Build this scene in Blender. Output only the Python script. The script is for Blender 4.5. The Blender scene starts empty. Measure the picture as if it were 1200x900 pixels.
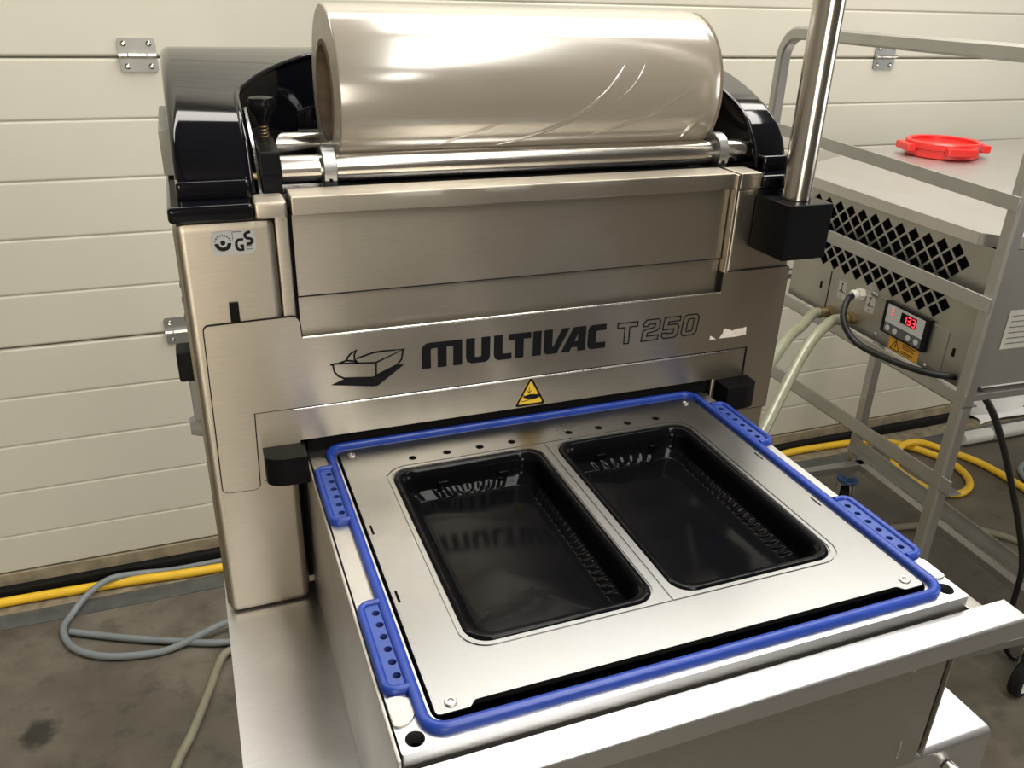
import bpy, bmesh, math, random
from math import pi, sin, cos, radians
from mathutils import Vector, Matrix
from mathutils.geometry import tessellate_polygon

random.seed(7)
SC = bpy.context.scene
COL = SC.collection

# ------------------------------------------------------------------ camera
cam_data = bpy.data.cameras.new('camera')
cam_data.sensor_width = 36.0
cam_data.lens = 36.0 * 976.97 / 1200.0
cam_data.clip_start = 0.02
cam = bpy.data.objects.new('camera', cam_data)
COL.objects.link(cam)
_r, _u, _b = (0.934829, -0.354047, 0.027308), (0.128400, 0.408725, 0.903580), (-0.331071, -0.841187, 0.427548)
cam.matrix_world = Matrix(((_r[0], _u[0], _b[0], 0.0), (_r[1], _u[1], _b[1], 0.0), (_r[2], _u[2], _b[2], 1.415), (0, 0, 0, 1)))
SC.camera = cam

# ------------------------------------------------------------------ world, lamps, exposure
world = bpy.data.worlds.new('hall_air'); SC.world = world
world.use_nodes = True
world.node_tree.nodes['Background'].inputs[0].default_value = (1.0, 0.97, 0.9, 1)
world.node_tree.nodes['Background'].inputs[1].default_value = 0.05

def area_lamp(name, loc, sx, sy, power, color=(1, 0.96, 0.89), rot=(0, 0, 0)):
    d = bpy.data.lights.new(name, 'AREA'); d.shape = 'RECTANGLE'
    d.size = sx; d.size_y = sy; d.energy = power; d.color = color
    o = bpy.data.objects.new(name, d); o.location = loc; o.rotation_euler = rot
    COL.objects.link(o); return o

# fluorescent rows under the hall ceiling
area_lamp('ceiling_lamp_door', (0.6, 1.62, 2.95), 5.0, 0.32, 47)
area_lamp('ceiling_lamp_middle', (0.74, -0.60, 3.05), 0.56, 2.0, 52)
area_lamp('ceiling_lamp_over', (1.15, 1.02, 2.98), 1.55, 0.75, 42)
area_lamp('ceiling_lamp_rear', (0.70, -3.3, 3.05), 0.42, 1.6, 28)
# unseen warm light added behind the photographer to brighten the left column
area_lamp('rear_left_fill_light', (-1.15, -4.9, 1.5), 1.7, 2.2, 125, (1, 0.90, 0.75), (radians(90), 0, 0))
# unseen fill light added at the right wall to lift door and trolley
area_lamp('right_fill_light', (6.45, -1.5, 1.6), 2.4, 2.8, 95, (1, 0.97, 0.92), (0, radians(90), 0))

SC.view_settings.view_transform = 'Standard'
SC.view_settings.look = 'None'
SC.view_settings.gamma = 1.0
SC.view_settings.use_curve_mapping = False
SC.view_settings.exposure = -0.10
SC.render.film_transparent = False
try:
    SC.cycles.use_denoising = True
    SC.cycles.max_bounces = 10
    SC.cycles.transparent_max_bounces = 12
    SC.cycles.sample_clamp_indirect = 6.0
except Exception:
    pass

# ------------------------------------------------------------------ materials
def new_mat(name):
    m = bpy.data.materials.new(name); m.use_nodes = True
    nt = m.node_tree
    return m, nt, nt.nodes['Principled BSDF']

def setp(p, **kw):
    for k, v in kw.items():
        p.inputs[k.replace('_', ' ')].default_value = v

def noise(nt, scale, detail=4, vec_scale=None, rough=0.55):
    tc = nt.nodes.new('ShaderNodeTexCoord')
    n = nt.nodes.new('ShaderNodeTexNoise'); n.inputs['Scale'].default_value = scale
    n.inputs['Detail'].default_value = detail; n.inputs['Roughness'].default_value = rough
    if vec_scale:
        mp = nt.nodes.new('ShaderNodeMapping'); mp.inputs['Scale'].default_value = vec_scale
        nt.links.new(tc.outputs['Object'], mp.inputs[0]); nt.links.new(mp.outputs[0], n.inputs['Vector'])
    else:
        nt.links.new(tc.outputs['Object'], n.inputs['Vector'])
    return n

def ramp(nt, src, stops):
    r = nt.nodes.new('ShaderNodeValToRGB')
    e = r.color_ramp.elements
    while len(e) < len(stops): e.new(0.5)
    for el, (pos, c) in zip(e, stops):
        el.position = pos; el.color = c if len(c) == 4 else (*c, 1)
    nt.links.new(src, r.inputs[0]); return r

def bump(nt, p, src, strength, dist=0.002):
    b = nt.nodes.new('ShaderNodeBump'); b.inputs['Strength'].default_value = strength; b.inputs['Distance'].default_value = dist
    nt.links.new(src, b.inputs['Height']); nt.links.new(b.outputs[0], p.inputs['Normal']); return b

def plain(name, col, rough=0.5, metal=0.0, coat=0.0, var=0.06, nscale=30, spec=0.5):
    m, nt, p = new_mat(name)
    n = noise(nt, nscale)
    a = tuple(max(0, c * (1 - var)) for c in col); b = tuple(min(1, c * (1 + var)) for c in col)
    r = ramp(nt, n.outputs['Fac'], [(0.3, a), (0.7, b)])
    nt.links.new(r.outputs[0], p.inputs['Base Color'])
    setp(p, Roughness=rough, Metallic=metal, Coat_Weight=coat, Coat_Roughness=0.04)
    p.inputs['Specular IOR Level'].default_value = spec
    return m

def steel(name, col, rough, aniso=0.0, grain=(3, 60, 60), mottling=0.18, tangent=(0, .7, .7), bumps=0.06):
    m, nt, p = new_mat(name)
    big = noise(nt, 7, 5); fine = noise(nt, 14, 3, grain)
    mx = nt.nodes.new('ShaderNodeMath'); mx.operation = 'MULTIPLY_ADD'
    nt.links.new(big.outputs['Fac'], mx.inputs[0]); mx.inputs[1].default_value = 0.75
    sc = nt.nodes.new('ShaderNodeMath'); sc.operation = 'MULTIPLY'; sc.inputs[1].default_value = 0.25
    nt.links.new(fine.outputs['Fac'], sc.inputs[0]); nt.links.new(sc.outputs[0], mx.inputs[2])
    lo = tuple(c * (1 - mottling) for c in col); hi = tuple(min(1, c * (1 + mottling * 0.6)) for c in col)
    r = ramp(nt, mx.outputs[0], [(0.32, lo), (0.66, hi)])
    nt.links.new(r.outputs[0], p.inputs['Base Color'])
    rr = ramp(nt, mx.outputs[0], [(0.3, (rough + .08,) * 3), (0.7, (rough - .05,) * 3)])
    nt.links.new(rr.outputs[0], p.inputs['Roughness'])
    setp(p, Metallic=1.0, Anisotropic=aniso)
    if aniso:
        cx = nt.nodes.new('ShaderNodeCombineXYZ')
        for i in range(3): cx.inputs[i].default_value = tangent[i]
        nt.links.new(cx.outputs[0], p.inputs['Tangent'])
    if bumps: bump(nt, p, fine.outputs['Fac'], bumps, 0.001)
    return m

M = {}
M['steel_front'] = steel('brushed_steel_front', (0.54, 0.49, 0.405), 0.34, 0.7, (3, 110, 110), 0.22)
M['steel_sheet'] = steel('brushed_steel_sheet', (0.64, 0.60, 0.54), 0.34, 0.4)
M['steel_base'] = steel('satin_steel_base', (0.60, 0.60, 0.61), 0.35, 0.3)
M['steel_drawer'] = steel('dull_drawer_steel', (0.41, 0.39, 0.36), 0.42, 0.5)
M['alu_plate'] = steel('ground_aluminium', (0.392, 0.397, 0.400), 0.30, 0.0, (40, 40, 40), 0.08, bumps=0.03)
M['alu_block'] = steel('milled_aluminium', (0.60, 0.605, 0.605), 0.32, 0.0, (30, 30, 30), 0.08)
M['chrome'] = steel('polished_steel', (0.62, 0.59, 0.55), 0.18, 0.0, (2, 80, 80), 0.06, bumps=0.0)
M['bright'] = steel('bright_zinc', (0.82, 0.80, 0.76), 0.26, 0.0, (20, 20, 20), 0.08)
M['zinc'] = steel('galvanised', (0.30, 0.31, 0.305), 0.45, 0.0, (30, 30, 30), 0.12)
M['trolley'] = steel('worn_trolley_steel', (0.44, 0.435, 0.42), 0.42, 0.0, (10, 40, 40), 0.15)
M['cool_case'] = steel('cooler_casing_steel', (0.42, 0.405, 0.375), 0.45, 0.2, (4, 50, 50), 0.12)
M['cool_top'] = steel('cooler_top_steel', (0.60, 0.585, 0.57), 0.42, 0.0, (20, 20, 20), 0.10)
M['boss'] = steel('scuffed_boss', (0.6, 0.58, 0.55), 0.30, 0.0, (200, 200, 200), 0.4, bumps=0.3)
M['brass'] = steel('dull_brass', (0.36, 0.28, 0.15), 0.4, 0.0, (20, 20, 20), 0.25)
M['black_gloss'] = plain('glossy_black_plastic', (0.004, 0.004, 0.006), 0.07, 0, 0.0, 0.1, spec=0.5)
M['black_satin'] = plain('satin_black_plastic', (0.006, 0.006, 0.007), 0.30, 0, 0, 0.1, spec=0.12)
M['black_matt'] = plain('matt_black', (0.006, 0.006, 0.006), 0.8, 0, 0, 0.1, spec=0.1)
M['tray_black'] = plain('black_tray_plastic', (0.004, 0.004, 0.005), 0.11, 0, 0.0, 0.1, spec=0.09)
M['rubber'] = plain('black_rubber', (0.008, 0.008, 0.008), 0.6, 0, 0, 0.3, 60, spec=0.2)
M['ink'] = plain('black_ink', (0.005, 0.005, 0.007), 0.5, 0, 0, 0.05, spec=0.2)
M['blue'] = plain('blue_silicone', (0.012, 0.046, 0.31), 0.38, 0, 0, 0.10, 40)
M['blue_pad'] = plain('blue_silicone_pad', (0.036, 0.075, 0.31), 0.48, 0, 0, 0.08, 40)
M['blue_cap'] = plain('dark_blue_cap', (0.01, 0.05, 0.16), 0.4)
M['yellow_hose'] = plain('yellow_hose_rubber', (0.80, 0.50, 0.02), 0.45, 0, 0, 0.08, 20)
M['yellow_label'] = plain('yellow_label', (0.78, 0.52, 0.04), 0.45, 0, 0, 0.03)
M['orange_label'] = plain('orange_label', (0.70, 0.36, 0.03), 0.5, 0, 0, 0.05)
M['grey_label'] = plain('grey_label', (0.42, 0.43, 0.42), 0.5, 0, 0, 0.03)
M['pale_label'] = plain('pale_label', (0.40, 0.40, 0.36), 0.6, 0, 0, 0.1)
M['label_residue'] = plain('white_label_residue', (0.66, 0.62, 0.55), 0.8, 0, 0, 0.12, 150)
M['grey_hose'] = plain('grey_hose', (0.19, 0.215, 0.225), 0.5, 0, 0, 0.1, 20)
M['beige_hose'] = plain('beige_hose', (0.22, 0.205, 0.145), 0.45, 0, 0, 0.1, 20)
M['cable'] = plain('black_cable', (0.008, 0.008, 0.009), 0.42, spec=0.3)
M['red'] = plain('red_plastic', (0.62, 0.022, 0.018), 0.32, 0, 0.2, 0.05)
M['white_plastic'] = plain('white_plastic', (0.60, 0.58, 0.52), 0.45, 0, 0, 0.05)
M['white_pipe'] = plain('white_pipe', (0.50, 0.50, 0.47), 0.5, 0, 0, 0.15, 8)
M['white_sheet'] = plain('white_sheet', (0.72, 0.72, 0.70), 0.6, 0, 0, 0.05, 8)
M['cardboard'] = plain('brown_cardboard', (0.16, 0.115, 0.08), 0.85, 0, 0, 0.2, 90)
M['grey_plastic'] = plain('grey_plastic', (0.34, 0.35, 0.34), 0.5)
M['display_face'] = plain('display_face', (0.42, 0.42, 0.41), 0.4, 0, 0, 0.02)
M['dark_panel'] = plain('dark_panel', (0.07, 0.075, 0.08), 0.4)

def led():
    m, nt, p = new_mat('red_led')
    setp(p, Base_Color=(0.3, 0.005, 0.01, 1), Roughness=0.4)
    p.inputs['Emission Color'].default_value = (1, 0.03, 0.05, 1); p.inputs['Emission Strength'].default_value = 2.6
    n = noise(nt, 20); return m
M['led'] = led()

def slat_paint():
    m, nt, p = new_mat('cream_door_paint')
    big = noise(nt, 1.6, 6); st = noise(nt, 9, 5, (1.0, 1.0, 0.25), 0.7)
    fine = noise(nt, 260, 2)
    base = ramp(nt, big.outputs['Fac'], [(0.3, (0.56, 0.545, 0.465)), (0.7, (0.62, 0.605, 0.52))])
    spots = ramp(nt, st.outputs['Fac'], [(0.18, (0.42, 0.36, 0.25)), (0.29, (1, 1, 1))])
    mx = nt.nodes.new('ShaderNodeMix'); mx.data_type = 'RGBA'; mx.blend_type = 'MULTIPLY'; mx.inputs[0].default_value = 0.8
    nt.links.new(base.outputs[0], mx.inputs['A']); nt.links.new(spots.outputs[0], mx.inputs['B'])
    nt.links.new(mx.outputs['Result'], p.inputs['Base Color'])
    setp(p, Roughness=0.42)
    bump(nt, p, fine.outputs['Fac'], 0.12, 0.001)
    return m
M['slat'] = slat_paint()
M['dirty_rail'] = plain('dirty_bottom_rail', (0.27, 0.23, 0.16), 0.7, 0, 0, 0.35, 18)

def concrete():
    m, nt, p = new_mat('worn_concrete')
    a = noise(nt, 2.2, 8, None, 0.62); b = noise(nt, 12, 8, None, 0.7); c = noise(nt, 60, 5, None, 0.7)
    ra = ramp(nt, a.outputs['Fac'], [(0.30, (0.050, 0.043, 0.032)), (0.50, (0.108, 0.095, 0.072)), (0.70, (0.205, 0.185, 0.145))])
    rb = ramp(nt, b.outputs['Fac'], [(0.28, (0.30, 0.29, 0.28)), (0.48, (1, 1, 1)), (0.8, (1.0, 1.0, 1.0))])
    mx = nt.nodes.new('ShaderNodeMix'); mx.data_type = 'RGBA'; mx.blend_type = 'MULTIPLY'; mx.inputs[0].default_value = 0.75
    nt.links.new(ra.outputs[0], mx.inputs['A']); nt.links.new(rb.outputs[0], mx.inputs['B'])
    # an oil stain of its own on the slab
    tc = nt.nodes.new('ShaderNodeTexCoord'); vd = nt.nodes.new('ShaderNodeVectorMath'); vd.operation = 'DISTANCE'
    vd.inputs[1].default_value = (-0.437, 1.498, 0.0); nt.links.new(tc.outputs['Object'], vd.inputs[0])
    nz = noise(nt, 22, 5); ad = nt.nodes.new('ShaderNodeMath'); ad.operation = 'MULTIPLY_ADD'
    nt.links.new(nz.outputs['Fac'], ad.inputs[0]); ad.inputs[1].default_value = 0.08; nt.links.new(vd.outputs['Value'], ad.inputs[2])
    rs = ramp(nt, ad.outputs[0], [(0.062, (0.22, 0.21, 0.20)), (0.085, (1, 1, 1))])
    m2 = nt.nodes.new('ShaderNodeMix'); m2.data_type = 'RGBA'; m2.blend_type = 'MULTIPLY'; m2.inputs[0].default_value = 1.0
    nt.links.new(mx.outputs['Result'], m2.inputs['A']); nt.links.new(rs.outputs[0], m2.inputs['B'])
    nt.links.new(m2.outputs['Result'], p.inputs['Base Color'])
    rr = ramp(nt, a.outputs['Fac'], [(0.3, (0.5,) * 3), (0.7, (0.75,) * 3)])
    nt.links.new(rr.outputs[0], p.inputs['Roughness'])
    bump(nt, p, c.outputs['Fac'], 0.25, 0.002)
    return m
M['concrete'] = concrete()
M['sill'] = plain('pale_sill_concrete', (0.22, 0.185, 0.125), 0.8, 0, 0, 0.45, 30)
M['strip'] = plain('dark_floor_strip', (0.075, 0.08, 0.078), 0.55, 0, 0, 0.25, 25)
M['wall_paint'] = plain('hall_wall_paint', (0.42, 0.40, 0.35), 0.7, 0, 0, 0.06, 2)
M['dark_wall'] = plain('hall_front_wall', (0.16, 0.145, 0.125), 0.7, 0, 0, 0.2, 1)
M['ceiling'] = plain('hall_ceiling', (0.16, 0.155, 0.145), 0.8, 0, 0, 0.1, 2)

def roll_mat():
    m, nt, p = new_mat('wound_clear_film')
    w = noise(nt, 5, 2, (1.0, 3.0, 3.0), 0.4); n2 = noise(nt, 2.2, 4, (1.0, 4.0, 4.0))
    r = ramp(nt, n2.outputs['Fac'], [(0.3, (0.27, 0.24, 0.19)), (0.7, (0.34, 0.305, 0.245))])
    nt.links.new(r.outputs[0], p.inputs['Base Color'])
    setp(p, Roughness=0.26, Coat_Weight=1.0, Coat_Roughness=0.17, Coat_IOR=2.3)
    p.inputs['Specular IOR Level'].default_value = 0.8
    bump(nt, p, w.outputs['Fac'], 0.35, 0.01)
    return m
M['roll'] = roll_mat()
M['roll_end'] = plain('film_roll_end', (0.56, 0.51, 0.42), 0.5, 0, 0.2, 0.06, 60)

def web_mat():
    m = bpy.data.materials.new('clear_film_web'); m.use_nodes = True; nt = m.node_tree
    nt.nodes.remove(nt.nodes['Principled BSDF'])
    out = nt.nodes['Material Output']
    t = nt.nodes.new('ShaderNodeBsdfTransparent'); t.inputs[0].default_value = (0.985, 0.985, 0.98, 1)
    g = nt.nodes.new('ShaderNodeBsdfGlossy'); g.inputs['Roughness'].default_value = 0.28
    d = nt.nodes.new('ShaderNodeBsdfDiffuse'); d.inputs[0].default_value = (0.6, 0.58, 0.53, 1)
    n = noise(nt, 6, 3, (3, 3, 0.6))
    b = nt.nodes.new('ShaderNodeBump'); b.inputs['Strength'].default_value = 0.1; b.inputs['Distance'].default_value = 0.01
    nt.links.new(n.outputs['Fac'], b.inputs['Height']); nt.links.new(b.outputs[0], g.inputs['Normal'])
    m1 = nt.nodes.new('ShaderNodeMixShader'); m1.inputs[0].default_value = 0.022
    m2 = nt.nodes.new('ShaderNodeMixShader'); m2.inputs[0].default_value = 0.008
    nt.links.new(t.outputs[0], m1.inputs[1]); nt.links.new(g.outputs[0], m1.inputs[2])
    nt.links.new(m1.outputs[0], m2.inputs[1]); nt.links.new(d.outputs[0], m2.inputs[2])
    nt.links.new(m2.outputs[0], out.inputs[0])
    return m
M['web'] = web_mat()

def hose_clear():
    m, nt, p = new_mat('milky_hose')
    n = noise(nt, 30)
    r = ramp(nt, n.outputs['Fac'], [(0.3, (0.19, 0.195, 0.135)), (0.7, (0.235, 0.24, 0.165))])
    nt.links.new(r.outputs[0], p.inputs['Base Color'])
    setp(p, Roughness=0.3, Coat_Weight=0.4)
    return m
M['milky_hose'] = hose_clear()

# ------------------------------------------------------------------ mesh helpers
IDT = Matrix.Identity(4)

def obj(name, bm, mat, parent=None, angle=35):
    bmesh.ops.recalc_face_normals(bm, faces=bm.faces[:])
    lim = radians(angle)
    for f in bm.faces: f.smooth = True
    for e in bm.edges:
        e.smooth = not (len(e.link_faces) == 2 and e.calc_face_angle(0) > lim)
    me = bpy.data.meshes.new(name); bm.to_mesh(me); bm.free()
    for mm in (mat if isinstance(mat, (list, tuple)) else [mat]): me.materials.append(mm)
    o = bpy.data.objects.new(name, me); COL.objects.link(o)
    if parent is not None: o.parent = parent
    if angle < 50:
        wn = o.modifiers.new('weighted', 'WEIGHTED_NORMAL'); wn.keep_sharp = True; wn.weight = 80
    return o

def thing(name, label, cat, group=None, loc=(0, 0, 0)):
    o = bpy.data.objects.new(name, None); COL.objects.link(o); o.location = loc
    o.empty_display_size = 0.05
    o['label'] = label; o['category'] = cat
    if group: o['group'] = group
    return o

def tag(o, label, cat, group=None, kind=None):
    o['label'] = label; o['category'] = cat
    if group: o['group'] = group
    if kind: o['kind'] = kind
    return o

def child(o, parent):
    """parent with the world place kept (parents are unrotated, unscaled or share the frame)"""
    o.parent = parent; return o

def box(bm, a, b, bev=0.0, seg=2, T=None):
    r = bmesh.ops.create_cube(bm, size=1.0)
    vs = r['verts']
    for v in vs:
        v.co = Vector((a[i] + (v.co[i] + 0.5) * (b[i] - a[i]) for i in range(3)))
    if bev:
        es = list({e for v in vs for e in v.link_edges})
        rr = bmesh.ops.bevel(bm, geom=es, offset=bev, segments=seg, profile=0.5, affect='EDGES')
        vs = list({v for f in rr['faces'] for v in f.verts} | {v for v in vs if v.is_valid})
    if T is not None:
        bmesh.ops.transform(bm, matrix=T, verts=vs)
    return bm

def nbox(name, a, b, mat, parent=None, bev=0.001, T=None):
    bm = bmesh.new(); box(bm, a, b, bev, 2, T); return obj(name, bm, mat, parent)

def fillet(pts, n=5):
    """pts: (x, y) or (x, y, r)"""
    out = []; N = len(pts)
    for i, p in enumerate(pts):
        r = p[2] if len(p) > 2 else 0
        P = Vector(p[:2])
        if r <= 0: out.append(tuple(P)); continue
        A = Vector(pts[i - 1][:2]); B = Vector(pts[(i + 1) % N][:2])
        da = (A - P).normalized(); db = (B - P).normalized()
        ang = da.angle(db)
        d = min(r / math.tan(ang / 2), (A - P).length * .49, (B - P).length * .49)
        r2 = d * math.tan(ang / 2)
        c = P + (da + db).normalized() * (r2 / sin(ang / 2))
        s = P + da * d - c; e = P + db * d - c
        a0 = math.atan2(s.y, s.x); a1 = math.atan2(e.y, e.x); da_ = (a1 - a0 + pi) % (2 * pi) - pi
        for k in range(n + 1):
            a = a0 + da_ * k / n; out.append((c.x + r2 * cos(a), c.y + r2 * sin(a)))
    return out

def rrect(x0, y0, x1, y1, r, n=6):
    return fillet([(x0, y0, r), (x1, y0, r), (x1, y1, r), (x0, y1, r)], n)

def circ(x, y, r, n=20, ry=None):
    ry = ry or r
    return [(x + r * cos(2 * pi * k / n), y + ry * sin(2 * pi * k / n)) for k in range(n)]

XZ = lambda y: (Vector((0, y, 0)), Vector((1, 0, 0)), Vector((0, 0, 1)))      # faces the photographer (-y)
XY = lambda z: (Vector((0, 0, z)), Vector((1, 0, 0)), Vector((0, 1, 0)))      # faces up

def plate(bm, outer, holes, frame, t, mi=0):
    o, u, v = frame; n = u.cross(v)
    loops = [list(outer)] + [list(h) for h in holes]
    flat = [p for l in loops for p in l]
    tri = tessellate_polygon([[Vector((p[0], p[1], 0)) for p in l] for l in loops])
    fr = [bm.verts.new(o + u * p[0] + v * p[1]) for p in flat]
    bk = [bm.verts.new(o + u * p[0] + v * p[1] - n * t) for p in flat]
    for a, b, c in tri:
        try:
            f = bm.faces.new((fr[a], fr[b], fr[c])); f.material_index = mi
            f = bm.faces.new((bk[c], bk[b], bk[a])); f.material_index = mi
        except ValueError: pass
    k = 0
    for l in loops:
        m = len(l)
        for i in range(m):
            j = (i + 1) % m
            f = bm.faces.new((fr[k + i], fr[k + j], bk[k + j], bk[k + i])); f.material_index = mi
        k += m
    return bm

def nplate(name, outer, holes, frame, t, mat, parent=None):
    bm = bmesh.new(); plate(bm, outer, holes, frame, t); return obj(name, bm, mat, parent)

def ribbon(bm, pts, w, frame, t, closed=False):
    """a flat line of width w along 2D points"""
    P = [Vector(p) for p in pts]; N = len(P)
    L, Rr = [], []
    for i in range(N):
        a = P[i - 1] if (i > 0 or closed) else None
        b = P[(i + 1) % N] if (i < N - 1 or closed) else None
        d1 = (P[i] - a).normalized() if a is not None else None
        d2 = (b - P[i]).normalized() if b is not None else None
        d1 = d1 or d2; d2 = d2 or d1
        n1 = Vector((-d1.y, d1.x)); n2 = Vector((-d2.y, d2.x))
        m = (n1 + n2)
        m = m.normalized() if m.length > 1e-6 else n1
        s = min(2.0, 1 / max(0.3, m.dot(n1)))
        L.append(P[i] + m * w / 2 * s); Rr.append(P[i] - m * w / 2 * s)
    o, u, v = frame; n = u.cross(v)
    to3 = lambda p, d: bm.verts.new(o + u * p.x + v * p.y - n * d)
    A = [(to3(l, 0), to3(r, 0), to3(l, t), to3(r, t)) for l, r in zip(L, Rr)]
    rng = range(N if closed else N - 1)
    for i in rng:
        a, b = A[i], A[(i + 1) % N]
        for q in ((0, 1), (1, 3), (3, 2), (2, 0)):
            bm.faces.new((a[q[0]], a[q[1]], b[q[1]], b[q[0]]))
    if not closed:
        for a in (A[0], A[-1]): bm.faces.new((a[0], a[1], a[3], a[2]))
    return bm

def axis_frame(d):
    d = Vector(d).normalized()
    h = Vector((0, 0, 1)) if abs(d.z) < 0.9 else Vector((1, 0, 0))
    u = h.cross(d).normalized(); v = d.cross(u).normalized()
    return d, u, v

def lathe(bm, prof, o, d, n=32, mi=0):
    """prof: list of (radius, height along d)"""
    d, u, v = axis_frame(d); o = Vector(o)
    rings = []
    for r, h in prof:
        if r <= 1e-7: rings.append([bm.verts.new(o + d * h)])
        else: rings.append([bm.verts.new(o + d * h + u * r * cos(2 * pi * k / n) + v * r * sin(2 * pi * k / n)) for k in range(n)])
    for a, b in zip(rings, rings[1:]):
        for k in range(n):
            k2 = (k + 1) % n
            if len(a) == 1 and len(b) == 1: continue
            if len(a) == 1: f = bm.faces.new((a[0], b[k], b[k2]))
            elif len(b) == 1: f = bm.faces.new((a[k], a[k2], b[0]))
            else: f = bm.faces.new((a[k], a[k2], b[k2], b[k]))
            f.material_index = mi
    return bm

def cyl(bm, p0, p1, r, n=24, bev=0.0, mi=0):
    p0 = Vector(p0); p1 = Vector(p1); L = (p1 - p0).length
    b = bev
    prof = [(0, 0), (r - b, 0)] + ([(r, b), (r, L - b)] if b else [(r, 0), (r, L)][1:]) + [(r - b, L), (0, L)]
    if not b: prof = [(0, 0), (r, 0), (r, L), (0, L)]
    return lathe(bm, prof, p0, p1 - p0, n, mi)

def spline(pts, sub=8):
    P = [Vector(p) for p in pts]; out = []
    for i in range(len(P) - 1):
        p0 = P[i - 1] if i else P[0] * 2 - P[1]; p1, p2 = P[i], P[i + 1]
        p3 = P[i + 2] if i + 2 < len(P) else P[-1] * 2 - P[-2]
        for k in range(sub):
            t = k / sub
            out.append(0.5 * ((2 * p1) + (p2 - p0) * t + (2 * p0 - 5 * p1 + 4 * p2 - p3) * t * t + (-p0 + 3 * p1 - 3 * p2 + p3) * t ** 3))
    out.append(P[-1]); return out

def tube(bm, pts, r, n=12, cap=True):
    P = [Vector(p) for p in pts]
    up = None; rings = []
    for i, p in enumerate(P):
        t = (P[min(i + 1, len(P) - 1)] - P[max(i - 1, 0)]).normalized()
        if up is None:
            h = Vector((0, 0, 1)) if abs(t.z) < 0.9 else Vector((1, 0, 0)); up = (h - t * h.dot(t)).normalized()
        else: up = (up - t * up.dot(t)).normalized()
        s = t.cross(up)
        rings.append([bm.verts.new(p + up * r * cos(2 * pi * k / n) + s * r * sin(2 * pi * k / n)) for k in range(n)])
    for a, b in zip(rings, rings[1:]):
        for k in range(n): bm.faces.new((a[k], a[(k + 1) % n], b[(k + 1) % n], b[k]))
    if cap:
        bm.faces.new(rings[0]); bm.faces.new(rings[-1])
    return bm

def sweep(bm, pts, prof, side, closed=False):
    """sweep a closed 2D profile (a along side, b along side x tangent) on a planar path"""
    P = [Vector(p) for p in pts]; N = len(P); side = Vector(side).normalized(); rings = []
    for i, p in enumerate(P):
        a = P[i - 1] if (i > 0 or closed) else p; b = P[(i + 1) % N] if (i < N - 1 or closed) else p
        d1 = (p - a).normalized() if (p - a).length > 1e-9 else None
        d2 = (b - p).normalized() if (b - p).length > 1e-9 else None
        t = ((d1 or d2) + (d2 or d1)).normalized()
        q = side.cross(t).normalized()
        sc = 1 / max(0.5, t.dot(d1 or d2))
        rings.append([bm.verts.new(p + side * x + q * y * sc) for x, y in prof])
    m = len(prof)
    for i in range(N if closed else N - 1):
        a, b = rings[i], rings[(i + 1) % N]
        for k in range(m): bm.faces.new((a[k], a[(k + 1) % m], b[(k + 1) % m], b[k]))
    if not closed:
        bm.faces.new(rings[0]); bm.faces.new(rings[-1])
    return bm

def prism_x(bm, yz, x0, x1):
    """extrude a (y, z) outline along x"""
    A = [bm.verts.new((x0, y, z)) for y, z in yz]; B = [bm.verts.new((x1, y, z)) for y, z in yz]
    n = len(yz)
    for i in range(n): bm.faces.new((A[i], A[(i + 1) % n], B[(i + 1) % n], B[i]))
    bm.faces.new(A); bm.faces.new(B); return bm

def copy_obj(o, parent, loc=None, rot=None):
    c = o.copy(); COL.objects.link(c); c.parent = parent
    if loc is not None: c.location = loc
    if rot is not None: c.rotation_euler = rot
    return c

# ================================================================== SETTING
def structure(o, label):
    return tag(o, label, 'structure', None, 'structure')

structure(nbox('floor', (-4, -5, -0.2), (6.5, 2.4, 0.0), M['concrete'], None, 0), 'worn grey brown concrete floor of the hall')
structure(nbox('trim_1', (-4, 1.862, 0.0), (6.5, 1.918, 0.0015), M['strip'], None, 0), 'dark flush strip across the concrete before the door')
structure(nbox('trim_2', (-4, 1.918, 0.0), (6.5, 2.05, 0.0008), M['sill'], None, 0), 'pale stained door sill along the concrete floor')
structure(nbox('ceiling', (-4, -5, 3.4), (6.5, 2.4, 3.5), M['ceiling'], None, 0), 'dark ceiling of the hall overhead')
structure(nbox('wall_left', (-4.1, -5, 0), (-4.0, 2.4, 3.4), M['wall_paint'], None, 0), 'plain wall left of the hall')
structure(nbox('wall_right', (6.5, -5, 0), (6.6, 2.4, 3.4), M['dark_wall'], None, 0), 'plain wall right of the hall')
structure(nbox('wall_front', (-4.1, -5.1, 0), (6.6, -5.0, 3.4), M['dark_wall'], None, 0), 'darker wall behind the photographer')

wall = structure(nbox('wall_back', (-4, 2.032, 0.0), (6.5, 2.09, 3.4), M['slat'], None, 0), 'cream sectional garage door of ribbed horizontal slats')
SP = 0.122; Z00 = 0.047
def slat_bm(z0, z1, lo_seam, hi_seam):
    bm = bmesh.new()
    c0 = 0.0015 if lo_seam else 0.0
    c1 = 0.0015 if hi_seam else 0.0
    h0 = 0.0035 if lo_seam else 0.0028; h1 = 0.0035 if hi_seam else 0.0028
    dy0 = 0.006 if lo_seam else 0.0035; dy1 = 0.006 if hi_seam else 0.0035
    yz = [(2.032, z0 + c0), (2.0 + dy0, z0 + c0), (2.001, z0 + c0 + h0), (2.0, z0 + c0 + h0 + .003),
          (2.0, z1 - c1 - h1 - .003), (2.001, z1 - c1 - h1), (2.0 + dy1, z1 - c1), (2.032, z1 - c1)]
    return prism_x(bm, yz, -4.0, 6.5)
for k in range(27):
    z0 = Z00 + SP * k; z1 = z0 + SP
    if k == 0: z0 = 0.064
    obj('slat', slat_bm(z0, min(z1, 3.4), k % 5 == 0, k % 5 == 4), M['slat'], wall, 20)
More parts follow.
